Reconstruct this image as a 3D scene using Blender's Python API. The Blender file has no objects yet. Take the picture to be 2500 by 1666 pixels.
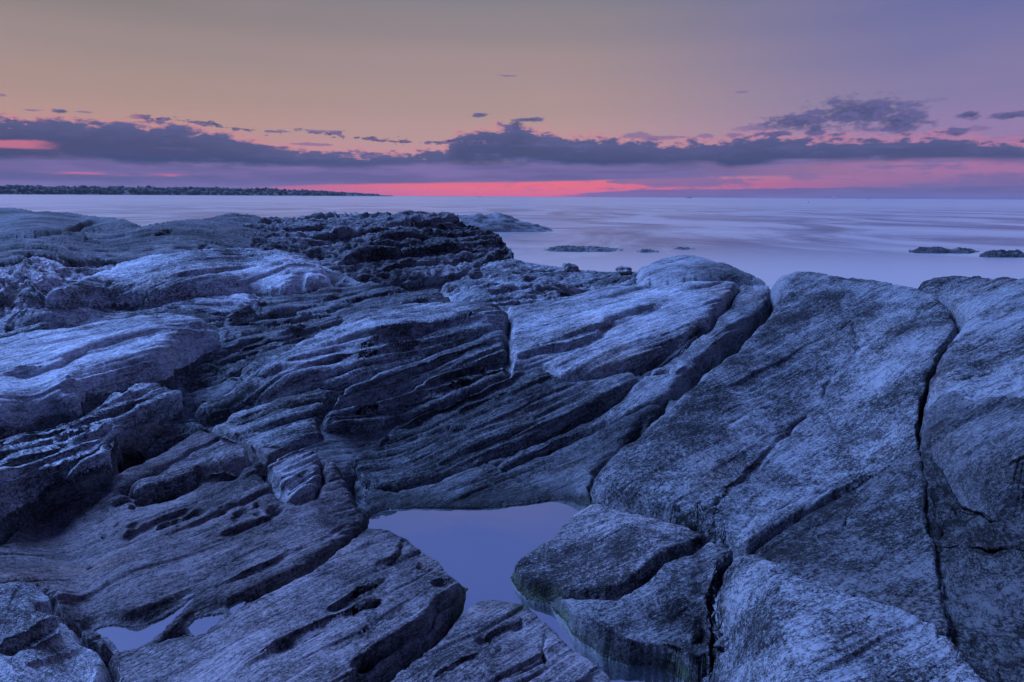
import bpy, math, time
import numpy as np
from mathutils import Matrix, Vector

T0 = time.time()
# ------------------------------------------------------------------ camera
F = 1490.0                       # focal length in pixels of the 2500 x 1666 photograph
CX, CY = 1250.0, 833.0
PITCH = math.atan((CY - 479.5) / F)
ROLL = 0.0060
CAMZ = 4.0                       # metres above the sea
fw = np.array([0, math.cos(PITCH), -math.sin(PITCH)])
_r0 = np.array([1.0, 0, 0]); _u0 = np.array([0, math.sin(PITCH), math.cos(PITCH)])
rt = _r0 * math.cos(ROLL) + _u0 * math.sin(ROLL)
up = -_r0 * math.sin(ROLL) + _u0 * math.cos(ROLL)

sc = bpy.context.scene
cd = bpy.data.cameras.new('camera')
cam = bpy.data.objects.new('camera', cd)
sc.collection.objects.link(cam)
cd.sensor_fit = 'HORIZONTAL'; cd.sensor_width = 36.0; cd.lens = F / 2500.0 * 36.0
cd.clip_start = 0.05; cd.clip_end = 60000.0
M = Matrix(((rt[0], up[0], -fw[0], 0), (rt[1], up[1], -fw[1], 0), (rt[2], up[2], -fw[2], CAMZ), (0, 0, 0, 1)))
cam.matrix_world = M
sc.camera = cam
sc.render.resolution_x, sc.render.resolution_y = 1024, 682


def s2l(c):
    """8-bit display colour to scene-linear"""
    out = []
    for v in c:
        v = v / 255.0
        out.append(v / 12.92 if v <= 0.04045 else ((v + 0.055) / 1.055) ** 2.4)
    return tuple(out) + (1.0,)


# ------------------------------------------------------------------ node helper
class NT:
    def __init__(s, tree):
        s.t = tree; s.n = tree.nodes; s.l = tree.links

    def node(s, typ, **kw):
        n = s.n.new(typ)
        for k, v in kw.items():
            setattr(n, k, v)
        return n

    def put(s, sock, v):
        if v is None:
            return
        if hasattr(v, 'is_output') or isinstance(v, bpy.types.NodeSocket):
            s.l.new(v, sock)
        else:
            sock.default_value = v

    def m(s, op, a, b=None, c=None, clamp=False):
        n = s.node('ShaderNodeMath', operation=op, use_clamp=clamp)
        for i, v in enumerate((a, b, c)):
            s.put(n.inputs[i], v)
        return n.outputs[0]

    def ss(s, x, a, b):            # smoothstep, also for a > b
        n = s.node('ShaderNodeMapRange', interpolation_type='SMOOTHSTEP')
        s.put(n.inputs[0], x)
        if a <= b:
            n.inputs[1].default_value = a; n.inputs[2].default_value = b
            n.inputs[3].default_value = 0; n.inputs[4].default_value = 1
        else:
            n.inputs[1].default_value = b; n.inputs[2].default_value = a
            n.inputs[3].default_value = 1; n.inputs[4].default_value = 0
        return n.outputs[0]

    def comb(s, x, y, z=0.0):
        n = s.node('ShaderNodeCombineXYZ')
        for i, v in enumerate((x, y, z)):
            s.put(n.inputs[i], v)
        return n.outputs[0]

    def noise(s, vec, scale, detail=4.0, rough=0.55, dist=0.0, lac=2.0, col=False):
        n = s.node('ShaderNodeTexNoise')
        s.put(n.inputs['Vector'], vec)
        n.inputs['Scale'].default_value = scale; n.inputs['Detail'].default_value = detail
        n.inputs['Roughness'].default_value = rough; n.inputs['Distortion'].default_value = dist
        n.inputs['Lacunarity'].default_value = lac
        return n.outputs[1 if col else 0]

    def mapping(s, vec, scale=(1, 1, 1), loc=(0, 0, 0), rot=(0, 0, 0)):
        n = s.node('ShaderNodeMapping')
        s.put(n.inputs[0], vec)
        n.inputs['Location'].default_value = loc; n.inputs['Scale'].default_value = scale
        n.inputs['Rotation'].default_value = rot
        return n.outputs[0]

    def mix(s, f, a, b, blend='MIX', clamp=True):
        n = s.node('ShaderNodeMix', data_type='RGBA', blend_type=blend)
        n.clamp_factor = clamp
        s.put(n.inputs[0], f); s.put(n.inputs[6], a); s.put(n.inputs[7], b)
        return n.outputs[2]

    def ramp(s, fac, stops, interp='LINEAR'):
        n = s.node('ShaderNodeValToRGB')
        e = n.color_ramp.elements
        n.color_ramp.interpolation = interp
        while len(e) < len(stops):
            e.new(0.5)
        for i, (p, c) in enumerate(stops):
            e[i].position = p
            e[i].color = c if len(c) == 4 else tuple(c) + (1,)
        s.put(n.inputs[0], fac)
        return n.outputs[0]

    def curve(s, x, x0, x1, y0, y1, pts):
        """piecewise curve through (x, y) points"""
        t = s.m('DIVIDE', s.m('SUBTRACT', x, x0), x1 - x0, clamp=True)
        n = s.node('ShaderNodeFloatCurve')
        c = n.mapping.curves[0]
        q = [((a - x0) / (x1 - x0), (b - y0) / (y1 - y0)) for a, b in pts]
        while len(c.points) < len(q):
            c.points.new(0.5, 0.5)
        for p, (a, b) in zip(c.points, q):
            p.location = (a, b); p.handle_type = 'AUTO_CLAMPED'
        n.mapping.update()
        s.put(n.inputs[1], t)
        return s.m('MULTIPLY_ADD', n.outputs[0], y1 - y0, y0)


def px_azel(u, v):
    """pixel of the photograph -> azimuth, elevation in degrees"""
    d = fw + (u - CX) / F * rt - (v - CY) / F * up
    return math.degrees(math.atan2(d[0], d[1])), math.degrees(math.atan2(d[2], math.hypot(d[0], d[1])))


# ------------------------------------------------------------------ sky
SKYLAMP_AZ, SKYLAMP_EL = -60.0, 48.0  # aim of the added skylight lamp; no sun is up at dusk
SKYLAMP_STRENGTH = 5.0
EXPOSURE = 0.35


def build_world():
    w = bpy.data.worlds.new('World'); sc.world = w; w.use_nodes = True
    t = NT(w.node_tree); t.n.clear()
    tc = t.node('ShaderNodeTexCoord')
    sp = t.node('ShaderNodeSeparateXYZ'); t.l.new(tc.outputs['Generated'], sp.inputs[0])
    x, y, z = sp.outputs
    az = t.m('MULTIPLY', t.m('ARCTAN2', x, y), 180 / math.pi)
    el = t.m('MULTIPLY', t.m('ARCSINE', z), 180 / math.pi)
    e01 = t.m('DIVIDE', el, 90.0, clamp=True)
    e01 = t.m('POWER', e01, 0.5)          # sqrt: more room near the horizon

    def P(e):
        return math.sqrt(max(e, 0) / 90.0)
    zen = [(32, (88, 107, 180)), (52, (70, 90, 166)), (90, (56, 76, 150))]
    warm = [(0, (244, 92, 108)), (1.0, (238, 110, 128)), (2.2, (200, 138, 150)), (3.6, (190, 150, 156)), (5.5, (182, 150, 150)),
            (8, (171, 146, 145)), (11, (162, 142, 144)), (14, (144, 134, 139)), (17.5, (122, 124, 138)), (22, (124, 128, 158))] + zen
    left = [(0, (120, 100, 150)), (1.0, (150, 104, 150)), (2.2, (190, 120, 142)), (3.6, (192, 140, 146)), (5.5, (182, 148, 142)),
            (8, (169, 145, 139)), (11, (156, 139, 138)), (14, (138, 129, 130)), (17.5, (118, 119, 126)), (22, (120, 126, 156))] + zen
    cool = [(0, (104, 98, 152)), (1.0, (132, 104, 156)), (2.2, (172, 116, 160)), (3.4, (160, 122, 166)), (5.0, (148, 126, 170)),
            (8, (132, 124, 166)), (11, (118, 117, 164)), (14, (106, 110, 163)), (17.5, (97, 104, 162)), (22, (100, 112, 174))] + zen
    cw = t.ramp(e01, [(P(e), s2l(c)) for e, c in warm], 'EASE')
    cl = t.ramp(e01, [(P(e), s2l(c)) for e, c in left], 'EASE')
    cc = t.ramp(e01, [(P(e), s2l(c)) for e, c in cool], 'EASE')
    sky = t.mix(t.ss(az, -4, -32), cw, cl)
    sky = t.mix(t.ss(az, 2, 36), sky, cc)
    sky = t.mix(t.ss(az, -55, -85), sky, cc)
    # faint large unevenness of thin high cloud
    hv = t.comb(t.m('MULTIPLY', az, 0.05), t.m('MULTIPLY', el, 0.16), 0)
    hn = t.noise(hv, 1.0, 3, 0.5)
    sky = t.mix(t.m('MULTIPLY', t.ss(hn, 0.45, 0.75), 0.10), sky, s2l((188, 150, 166)))

    # ---------------- clouds.  coordinates in degrees, noise stretched along the horizon
    v1 = t.comb(t.m('MULTIPLY', az, 0.55), t.m('MULTIPLY', el, 1.5), 3.0)
    n1 = t.m('SUBTRACT', t.noise(v1, 1.0, 6, 0.62), 0.5)                      # billows
    v2 = t.comb(t.m('MULTIPLY', az, 0.10), t.m('MULTIPLY', el, 1.1), 7.0)
    n2 = t.m('SUBTRACT', t.noise(v2, 1.0, 5, 0.55), 0.5)                      # streaks
    v3 = t.comb(t.m('MULTIPLY', az, 1.7), t.m('MULTIPLY', el, 3.2), 1.0)
    n3 = t.m('SUBTRACT', t.noise(v3, 1.0, 5, 0.6), 0.5)                       # small cauliflower

    def curve_px(pts, lo=-1.0, hi=12.0):
        q = [px_azel(u, v) for u, v in pts]
        q = [(-75.0, q[0][1])] + q + [(75.0, q[-1][1])]
        return t.curve(az, -75, 75, lo, hi, q)

    def add(a, b): return t.m('ADD', a, b)
    def mul(a, b): return t.m('MULTIPLY', a, b)
    def sub(a, b): return t.m('SUBTRACT', a, b)

    c_dark = s2l((64, 76, 118)); c_mid = s2l((96, 96, 148)); c_low = s2l((112, 106, 160))
    # A  pale violet veil below the main bank down to the glowing strip
    veil_top = curve_px([(0, 366), (300, 372), (700, 380), (1200, 388), (1400, 384), (1700, 384), (2000, 386), (2500, 390)])
    veil_bot = curve_px([(0, 474), (380, 474), (600, 462), (760, 454), (900, 450), (1250, 446), (1420, 442), (1620, 438), (1900, 430), (2500, 440)])
    d = mul(t.ss(sub(add(veil_top, mul(n2, 1.0)), el), -0.1, 0.5), t.ss(sub(el, add(veil_bot, mul(n2, 0.35))), -0.10, 0.16))
    fade = t.ss(az, 36, 12)
    d = mul(d, t.m('MULTIPLY_ADD', fade, 0.80, 0.16))
    vc = t.mix(t.ss(n2, -0.12, 0.16), c_mid, s2l((122, 110, 166)))
    sky = t.mix(d, sky, vc)
    # left: thin rosy slits in the veil just over the headland
    slit = mul(mul(t.ss(el, 1.28, 1.40), t.ss(el, 1.62, 1.48)), mul(t.ss(n2, -0.02, 0.10), t.ss(az, -14, -20)))
    sky = t.mix(mul(slit, 0.9), sky, s2l((228, 108, 140)))
    # horizon haze bank on the right
    hb_top = curve_px([(1300, 479), (1450, 470), (1560, 463), (1750, 461), (2000, 458), (2250, 455), (2500, 452)])
    d = t.ss(sub(add(hb_top, add(mul(n1, 0.35), mul(n3, 0.15))), el), -0.03, 0.12)
    d = mul(d, t.ss(az, 1, 8))
    sky = t.mix(mul(d, 0.85), sky, t.mix(t.ss(n2, -0.1, 0.15), s2l((92, 94, 150)), s2l((112, 102, 158))))
    # streaks low on the right
    d = mul(mul(t.ss(add(n2, mul(n1, 0.45)), -0.03, 0.10), t.ss(az, -8, 10)), mul(t.ss(el, 0.3, 0.8), t.ss(el, 5.0, 3.2)))
    sky = t.mix(mul(d, 0.75), sky, s2l((112, 104, 158)))
    # B  main bank
    top = curve_px([(0, 280), (110, 288), (230, 292), (400, 300), (520, 320), (600, 338), (700, 358), (800, 368), (940, 374), (1040, 368),
                    (1095, 352), (1120, 324), (1180, 316), (1225, 312), (1262, 304), (1290, 318), (1360, 328), (1500, 336), (1700, 346),
                    (1800, 338), (1870, 326), (1940, 336), (2050, 334), (2150, 336), (2240, 332), (2340, 332), (2430, 344), (2500, 342)])
    bot = curve_px([(0, 384), (150, 386), (400, 402), (600, 406), (900, 404), (1200, 400), (1400, 406), (1520, 404), (1600, 398), (1720, 398),
                    (1800, 408), (1860, 404), (1950, 396), (2150, 394), (2300, 390), (2500, 394)])
    puff = add(mul(n1, 3.0), mul(n3, 0.7))
    bb = t.m('MINIMUM', t.ss(sub(add(top, puff), el), -0.10, 0.42),
             t.ss(sub(el, add(bot, add(mul(n2, 0.9), mul(n1, 0.6)))), -0.25, 0.35))
    shade = t.ss(add(sub(top, el), mul(n1, 2.4)), -0.2, 2.0)
    bc = t.mix(shade, s2l((86, 92, 138)), c_dark)
    bc = t.mix(t.ss(add(n2, mul(n1, 0.6)), 0.0, 0.25), bc, s2l((92, 96, 144)))
    # rosy holes at far left and rims
    dt = sub(add(top, puff), el)
    sky = t.mix(mul(mul(t.ss(dt, -0.5, 0.05), t.ss(dt, 0.6, 0.1)), 0.38), sky, s2l((214, 128, 150)))
    sky = t.mix(mul(bb, 0.96), sky, bc)
    hole = mul(mul(t.ss(az, -35.5, -38.0), t.ss(sub(n1, mul(n3, 0.4)), 0.05, 0.13)), mul(t.ss(el, 4.3, 4.6), t.ss(el, 5.6, 5.2)))
    sky = t.mix(hole, sky, s2l((228, 130, 150)))
    gap = mul(t.ss(add(az, mul(n1, 3)), -35.0, -37.5), mul(t.ss(el, 3.0, 3.2), t.ss(add(el, mul(n1, .5)), 3.75, 3.55)))
    sky = t.mix(mul(gap, 0.6), sky, s2l((230, 128, 150)))
    # C  thin shelf streaming right off the left bank
    c1 = curve_px([(0, 288), (230, 280), (420, 292), (580, 314), (700, 324), (850, 332), (940, 342), (1050, 348), (1100, 348)])
    wdt = add(mul(n1, 1.7), mul(n3, 0.7))
    dd = t.m('ABSOLUTE', sub(el, add(c1, mul(n2, 0.9))))
    d = mul(t.ss(sub(add(0.16, wdt), dd), 0.0, 0.13), mul(t.ss(az, -0.5, -3.5), t.ss(az, -31.5, -29.5)))
    sky = t.mix(mul(d, 0.92), sky, t.mix(t.ss(n3, -0.1, 0.15), c_dark, s2l((120, 104, 148))))

    # D  separate clouds: (u, v, half width, half height in px); nearest one wins
    pos = t.comb(az, el, 0.0)
    groups = {}

    def blob(u, v, hw, hh, amp=0.8, col=None, op=0.92):
        a, e = px_azel(u, v)
        a1, _ = px_azel(u + hw, v); _, e1 = px_azel(u, v - hh)
        sx, sy = 1 / (a1 - a), 1 / (e1 - e)
        n = t.node('ShaderNodeVectorMath', operation='MULTIPLY_ADD')
        t.put(n.inputs[0], pos); n.inputs[1].default_value = (sx, sy, 0); n.inputs[2].default_value = (-a * sx, -e * sy, 0)
        ln = t.node('ShaderNodeVectorMath', operation='LENGTH'); t.l.new(n.outputs[0], ln.inputs[0])
        r = ln.outputs['Value']
        k = 'pale' if col is not None else 'dark'
        groups[k] = r if k not in groups else t.m('MINIMUM', groups[k], r)
    blob(2095, 276, 175, 46, 0.9)
    blob(2195, 298, 95, 40, 0.9)
    blob(1950, 298, 120, 26, 0.9)
    blob(1990, 316, 32, 22, 0.7)
    blob(1850, 313, 60, 11, 0.8, s2l((104, 100, 154)), .8)
    blob(1900, 328, 50, 10, 0.8)
    blob(2370, 281, 42, 12, 0.7)
    blob(2470, 283, 60, 14, 0.7)
    blob(2390, 313, 40, 9, 0.7, s2l((104, 100, 154)), .8)
    blob(2335, 324, 34, 15, 0.7)
    blob(1258, 306, 36, 18, 0.8)
    blob(1292, 293, 46, 8, 0.7)
    blob(1172, 281, 24, 7, 0.6)
    blob(1555, 332, 45, 12, 0.9, s2l((100, 96, 148)), .8)
    blob(1600, 338, 70, 8, 0.8, s2l((100, 96, 148)), .8)
    blob(1725, 332, 26, 6, 0.7, s2l((104, 98, 150)), .8)
    blob(1790, 330, 34, 6, 0.7, s2l((112, 104, 156)), .7)
    blob(1806, 225, 26, 4, 0.6, s2l((110, 106, 152)), .7)
    blob(152, 273, 26, 7, 0.7)
    blob(205, 274, 34, 4, 0.7, s2l((120, 104, 140)), .8)
    blob(70, 269, 40, 4, 0.8, s2l((160, 120, 146)), .6)
    blob(5, 232, 14, 4, 0.6, s2l((160, 122, 146)), .6)
    blob(780, 321, 60, 5, 0.9, s2l((128, 106, 148)), .85)
    blob(760, 353, 60, 4, 0.9, s2l((150, 112, 146)), .8)
    blob(1240, 185, 34, 4, 0.7, s2l((150, 130, 150)), .4)
    blob(1960, 433, 60, 12, 0.9, s2l((108, 98, 152)), .8)
    blob(1620, 452, 60, 7, 0.8, s2l((120, 96, 146)), .8)
    blob(1500, 445, 46, 5, 0.8, s2l((128, 96, 142)), .8)
    blob(1720, 450, 60, 5, 0.8, s2l((120, 96, 146)), .8)

    wob = add(mul(n1, 3.0), mul(n3, 1.0))
    for k, col, op in (('pale', s2l((118, 102, 152)), 0.75), ('dark', c_dark, 0.92)):
        dd = t.ss(add(sub(1.0, groups[k]), wob), 0.0, 0.60)
        cc2 = t.mix(t.ss(add(n1, mul(n3, .5)), -0.15, 0.12), col, s2l((98, 96, 148) if k == 'dark' else (132, 110, 156)))
        sky = t.mix(mul(dd, op), sky, cc2)

    # below the horizon the dome repeats its horizon colour (never seen: the sea covers it)
    # the sky dims away from the afterglow
    back = t.ss(t.m('ABSOLUTE', add(az, 8.0)), 55, 170)
    back = mul(back, t.ss(el, 88, 35))
    sky = t.mix(mul(back, 0.8), sky, s2l((28, 38, 80)))
    bg = t.node('ShaderNodeBackground'); t.l.new(sky, bg.inputs[0]); bg.inputs[1].default_value = 2 ** -EXPOSURE
    out = t.node('ShaderNodeOutputWorld'); t.l.new(bg.outputs[0], out.inputs[0])
    w.cycles.sampling_method = 'MANUAL'; w.cycles.sample_map_resolution = 512


build_world()

sl = bpy.data.lights.new('skylight_lamp', 'SUN')  # broad blue lamp added in place of bright sky, to light the tops
sl.energy = SKYLAMP_STRENGTH; sl.angle = math.radians(30); sl.color = (0.23, 0.41, 1.0)
so = bpy.data.objects.new('skylight_lamp', sl); sc.collection.objects.link(so)
_a, _e = math.radians(SKYLAMP_AZ), math.radians(SKYLAMP_EL)
so.rotation_euler = Vector((-math.sin(_a) * math.cos(_e), -math.cos(_a) * math.cos(_e), -math.sin(_e))).to_track_quat('-Z', 'Y').to_euler()
so.location = (0, 0, 30)
sc.view_settings.view_transform = 'Standard'; sc.view_settings.look = 'None'
sc.view_settings.gamma = 1.0; sc.view_settings.exposure = EXPOSURE
sc.view_settings.use_curve_mapping = False
sc.render.engine = 'CYCLES'
sc.cycles.use_denoising = True
sc.cycles.max_bounces = 6; sc.cycles.diffuse_bounces = 3; sc.cycles.glossy_bounces = 3

# ------------------------------------------------------------------ noise
def _hash(i, j, k, seed):
    h = (i.astype(np.uint32) * np.uint32(374761393) + j.astype(np.uint32) * np.uint32(668265263)
         + k.astype(np.uint32) * np.uint32(2147483647) + np.uint32((seed * 974711 + 12345) & 0xffffffff))
    h = (h ^ (h >> np.uint32(13))) * np.uint32(1274126177)
    return h ^ (h >> np.uint32(16))


_ang = np.linspace(0, 2 * math.pi, 64, endpoint=False)
_gz = np.cos(np.linspace(0.3, math.pi - 0.3, 64))[np.random.default_rng(3).permutation(64)]
_GR = np.stack([np.cos(_ang) * np.sqrt(1 - _gz ** 2), np.sin(_ang) * np.sqrt(1 - _gz ** 2), _gz], 1).astype(np.float32)


def pn(x, y, z=None, seed=0):
    """gradient noise, about -1..1"""
    x = np.asarray(x, np.float32); y = np.asarray(y, np.float32)
    z = np.zeros_like(x) + np.float32(0.37) if z is None else np.asarray(z, np.float32)
    xi, yi, zi = np.floor(x), np.floor(y), np.floor(z)
    fx, fy, fz = x - xi, y - yi, z - zi
    xi, yi, zi = xi.astype(np.int32), yi.astype(np.int32), zi.astype(np.int32)
    u = fx * fx * fx * (fx * (fx * 6 - 15) + 10); v = fy * fy * fy * (fy * (fy * 6 - 15) + 10); w = fz * fz * fz * (fz * (fz * 6 - 15) + 10)
    res = None

    def corner(a, b, c):
        g = _GR[_hash(xi + a, yi + b, zi + c, seed) & np.uint32(63)]
        return g[..., 0] * (fx - a) + g[..., 1] * (fy - b) + g[..., 2] * (fz - c)
    def lerp(a, b, t_): return a + (b - a) * t_
    y0 = lerp(corner(0, 0, 0), corner(1, 0, 0), u); y1 = lerp(corner(0, 1, 0), corner(1, 1, 0), u)
    z0 = lerp(y0, y1, v)
    y0 = lerp(corner(0, 0, 1), corner(1, 0, 1), u); y1 = lerp(corner(0, 1, 1), corner(1, 1, 1), u)
    return lerp(z0, lerp(y0, y1, v), w) * 1.6


def fbm(x, y, z=None, octs=4, seed=0, gain=0.5):
    s = 0; a = 1.0; f = 1.0
    for o in range(octs):
        s = s + a * pn(x * f, y * f, None if z is None else z * f, seed + o * 17)
        a *= gain; f *= 2.03
    return s


def sstep(x, a, b):
    t = np.clip((x - a) / (b - a), 0, 1)
    return t * t * (3 - 2 * t)


# ------------------------------------------------------------------ picking points in the place
def ray(u, v):
    u = np.asarray(u, float); v = np.asarray(v, float)
    x = (u - CX) / F; y = (v - CY) / F
    return fw + x[..., None] * rt - y[..., None] * up       # unit depth along the lens axis


def at_z(u, v, z):
    """point of the level plane z (relative to the camera) seen at the pixel"""
    d = ray(u, v)
    return d * (z / d[..., 2])[..., None] + np.array([0, 0, CAMZ])



# ------------------------------------------------------------------ object helpers
COL = sc.collection


def new_mat(name):
    m = bpy.data.materials.new(name); m.use_nodes = True
    t = NT(m.node_tree); t.n.clear()
    b = t.node('ShaderNodeBsdfPrincipled'); o = t.node('ShaderNodeOutputMaterial')
    t.l.new(b.outputs[0], o.inputs[0])
    return m, t, b, o


def simple_mat(name, col, rough=0.7, emit=None, es=0.0):
    m, t, b, o = new_mat(name)
    tc = t.node('ShaderNodeTexCoord')
    n = t.noise(tc.outputs['Object'], 3.0, 3)
    c = t.mix(n, tuple(x * 0.8 for x in col) + (1,), tuple(min(1, x * 1.2) for x in col) + (1,))
    t.l.new(c, b.inputs['Base Color']); b.inputs['Roughness'].default_value = rough
    if emit:
        b.inputs['Emission Color'].default_value = emit + (1,); b.inputs['Emission Strength'].default_value = es
    return m


def mesh_obj(name, verts, faces, mat, parent=None, smooth=True, origin=None):
    me = bpy.data.meshes.new(name)
    verts = np.asarray(verts, np.float32)
    if origin is not None:
        verts = verts - np.asarray(origin, np.float32)
    if isinstance(faces, np.ndarray):
        k = faces.shape[1]
        me.vertices.add(len(verts)); me.vertices.foreach_set('co', verts.ravel())
        me.loops.add(faces.size); me.loops.foreach_set('vertex_index', faces.astype(np.int32).ravel())
        me.polygons.add(len(faces)); me.polygons.foreach_set('loop_start', np.arange(0, faces.size, k, dtype=np.int32))
        me.update(calc_edges=True)
    else:
        me.from_pydata([tuple(map(float, v)) for v in verts], [], faces)
    if smooth:
        me.polygons.foreach_set('use_smooth', np.ones(len(me.polygons), bool))
    me.materials.append(mat)
    o = bpy.data.objects.new(name, me); COL.objects.link(o)
    if parent is not None:
        o.parent = parent
    elif origin is not None:
        o.location = tuple(map(float, origin))
    return o


def tag(o, label=None, cat=None, group=None, kind=None):
    if label: o['label'] = label
    if cat: o['category'] = cat
    if group: o['group'] = group
    if kind: o['kind'] = kind
    return o


def empty(name, loc):
    o = bpy.data.objects.new(name, None); o.empty_display_size = 0.2; COL.objects.link(o); o.location = tuple(map(float, loc)); return o


# ------------------------------------------------------------------ sea
def build_sea():
    m, t, b, o = new_mat('sea_water')
    g = t.node('ShaderNodeNewGeometry')
    p = g.outputs['Position']
    sp = t.node('ShaderNodeSeparateXYZ'); t.l.new(p, sp.inputs[0])
    y = sp.outputs[1]
    # milky long-exposure surf: whitest over the shallows by the rocks, clearer dark lanes between
    lanes = t.noise(t.mapping(p, (0.055, 0.030, 1)), 1.0, 6, 0.62, 0.8)
    lanes2 = t.noise(t.mapping(p, (0.02, 0.09, 1), (5, 3, 0)), 1.0, 5, 0.6)
    far = t.noise(t.mapping(p, (0.004, 0.003, 1), (2, 9, 0)), 1.0, 4, 0.6)
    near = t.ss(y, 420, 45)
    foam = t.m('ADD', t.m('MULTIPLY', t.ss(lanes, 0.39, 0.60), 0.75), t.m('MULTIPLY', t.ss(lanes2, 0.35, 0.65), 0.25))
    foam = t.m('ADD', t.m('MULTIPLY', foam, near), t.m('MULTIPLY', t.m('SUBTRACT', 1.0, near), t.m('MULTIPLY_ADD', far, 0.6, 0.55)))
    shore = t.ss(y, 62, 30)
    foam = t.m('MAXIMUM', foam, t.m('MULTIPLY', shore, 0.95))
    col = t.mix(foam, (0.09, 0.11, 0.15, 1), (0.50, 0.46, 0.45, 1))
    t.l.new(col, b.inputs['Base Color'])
    b.inputs['Roughness'].default_value = 0.27; b.inputs['Specular IOR Level'].default_value = 0.5
    b.inputs['IOR'].default_value = 1.33
    h = t.m('ADD', lanes, t.m('MULTIPLY', t.noise(t.mapping(p, (0.15, 0.5, 1)), 1.0, 3), 0.25))
    bp = t.node('ShaderNodeBump'); bp.inputs['Strength'].default_value = 0.10; bp.inputs['Distance'].default_value = 0.5
    t.l.new(h, bp.inputs['Height']); t.l.new(bp.outputs[0], b.inputs['Normal'])
    R = 9000.0
    ys = np.concatenate([[-40, 0, 20], np.geomspace(40, R, 26)])
    vs, fs = [], []
    for i, yy in enumerate(ys):
        w = 120 + abs(yy) * 1.4
        for s in np.linspace(-1, 1, 17):
            vs.append((w * s, yy, 0.0))
    for i in range(len(ys) - 1):
        for j in range(16):
            k = i * 17 + j
            fs.append((k, k + 1, k + 18, k + 17))
    ob = mesh_obj('sea', vs, np.array(fs), m)
    tag(ob, kind='structure')


build_sea()

# ------------------------------------------------------------------ the rock shelf
POOL_Z = -1.60        # tide pool level, relative to the camera
PUD_Z = -1.40        # small rain puddle on the left slab

# control points of the shelf's broad shape: (u, v, z) or (u, v, None, horizontal distance)
CTRL = [
    (905, 1262, -1.60), (1000, 1330, -1.6), (1130, 1450, -1.6), (1250, 1408, -1.6), (1400, 1270, -1.6), (1340, 1225, -1.6),
    (1180, 1240, -1.6), (960, 1243, -1.6), (1150, 1340, -1.6),
    (1200, 1150, -1.52), (1060, 1090, -1.45), (1440, 1130, -1.52), (1300, 950, -1.22), (1000, 1020, -1.36), (1450, 880, -1.11),
    (1560, 1000, -1.30), (1240, 770, -0.98), (1450, 760, -0.95), (1700, 720, -0.87), (1860, 692, -0.86), (1780, 820, -1.05),
    (1680, 628, None, 8.0), (1260, 632, None, 8.5), (1480, 658, None, 7.6), (1400, 690, -0.93), (1100, 720, -0.95),
    (1150, 760, -0.94), (700, 900, -1.10), (900, 830, -1.00), (800, 1000, -1.25), (620, 1050, -1.33),
    (450, 960, -1.28), (600, 870, -1.15), (740, 800, -1.05), (850, 720, -0.97),
    (700, 650, None, 6.8), (300, 700, -0.76), (100, 660, None, 5.6), (0, 770, -0.86), (500, 640, None, 6.6), (640, 700, -0.85),
    (575, 519, None, 10), (340, 546, None, 9), (0, 577, None, 8.2), (0, 640, None, 6.0), (620, 605, None, 7.8), (0, 506, None, 13), (200, 525, None, 12),
    (250, 820, -0.98), (500, 800, -1.00), (0, 845, -0.95), (200, 950, -1.07), (0, 1000, -1.07), (400, 890, -1.08),
    (100, 1030, -1.14), (400, 960, -1.19), (0, 1200, -1.20), (200, 1130, -1.22),
    (100, 1290, -1.48), (300, 1300, -1.43), (400, 1110, -1.38), (600, 1130, -1.34), (820, 1180, -1.47), (700, 1300, -1.45),
    (300, 1480, -1.385), (880, 1260, -1.57), (300, 1560, -1.40), (500, 1520, -1.40), (225, 1552, -1.40), (190, 1500, -1.395), (265, 1605, -1.39),
    (1000, 1390, -1.51), (1100, 1440, -1.55), (900, 1500, -1.40), (600, 1600, -1.30), (700, 1450, -1.43), (900, 1640, -1.40),
    (100, 1560, -1.15), (0, 1640, -1.10), (1180, 1480, -1.6), (1200, 1650, -1.38), (1400, 1640, -1.5),
    (1500, 1340, -1.5), (1700, 1340, -1.43), (1380, 1480, -1.58), (1550, 1600, -1.57), (1650, 1500, -1.47), (1500, 1520, -1.52),
    (1900, 1450, -1.22), (1900, 1650, -1.12), (2200, 1600, -1.10), (1740, 1600, -1.5),
    (1460, 1190, -1.5), (1900, 680, None, 6.6), (2100, 670, None, 6.6), (2300, 700, None, 6.2), (2000, 900, -1.20), (1880, 1340, -1.36),
    (1650, 1100, -1.36), (2230, 1000, -1.12), (2400, 690, None, 6.3), (2450, 1000, -0.98), (2450, 1150, -1.0),
    (2050, 1350, -1.30), (2300, 1400, -1.20), (2450, 1500, -1.10),
    (500, 1900, -1.20), (1200, 1900, -1.25), (2000, 1900, -1.05), (2700, 1300, -0.95), (-200, 1300, -1.3),
]
CTRL_CRAG = [
    (652, 540, None, 9.6), (790, 524, None, 10.0), (900, 518, None, 10.0), (1000, 514, None, 9.8), (1120, 535, None, 9.6), (1205, 570, None, 9.3),
    (1246, 607, None, 9.0), (1150, 655, None, 8.3), (1075, 704, None, 7.7), (1000, 706, None, 7.6), (900, 692, None, 7.5), (780, 630, None, 7.8), (640, 610, None, 8.0),
    (900, 600, None, 8.4), (1100, 610, None, 8.6), (1200, 640, None, 8.5), (1240, 680, None, 8.2),
]


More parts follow.
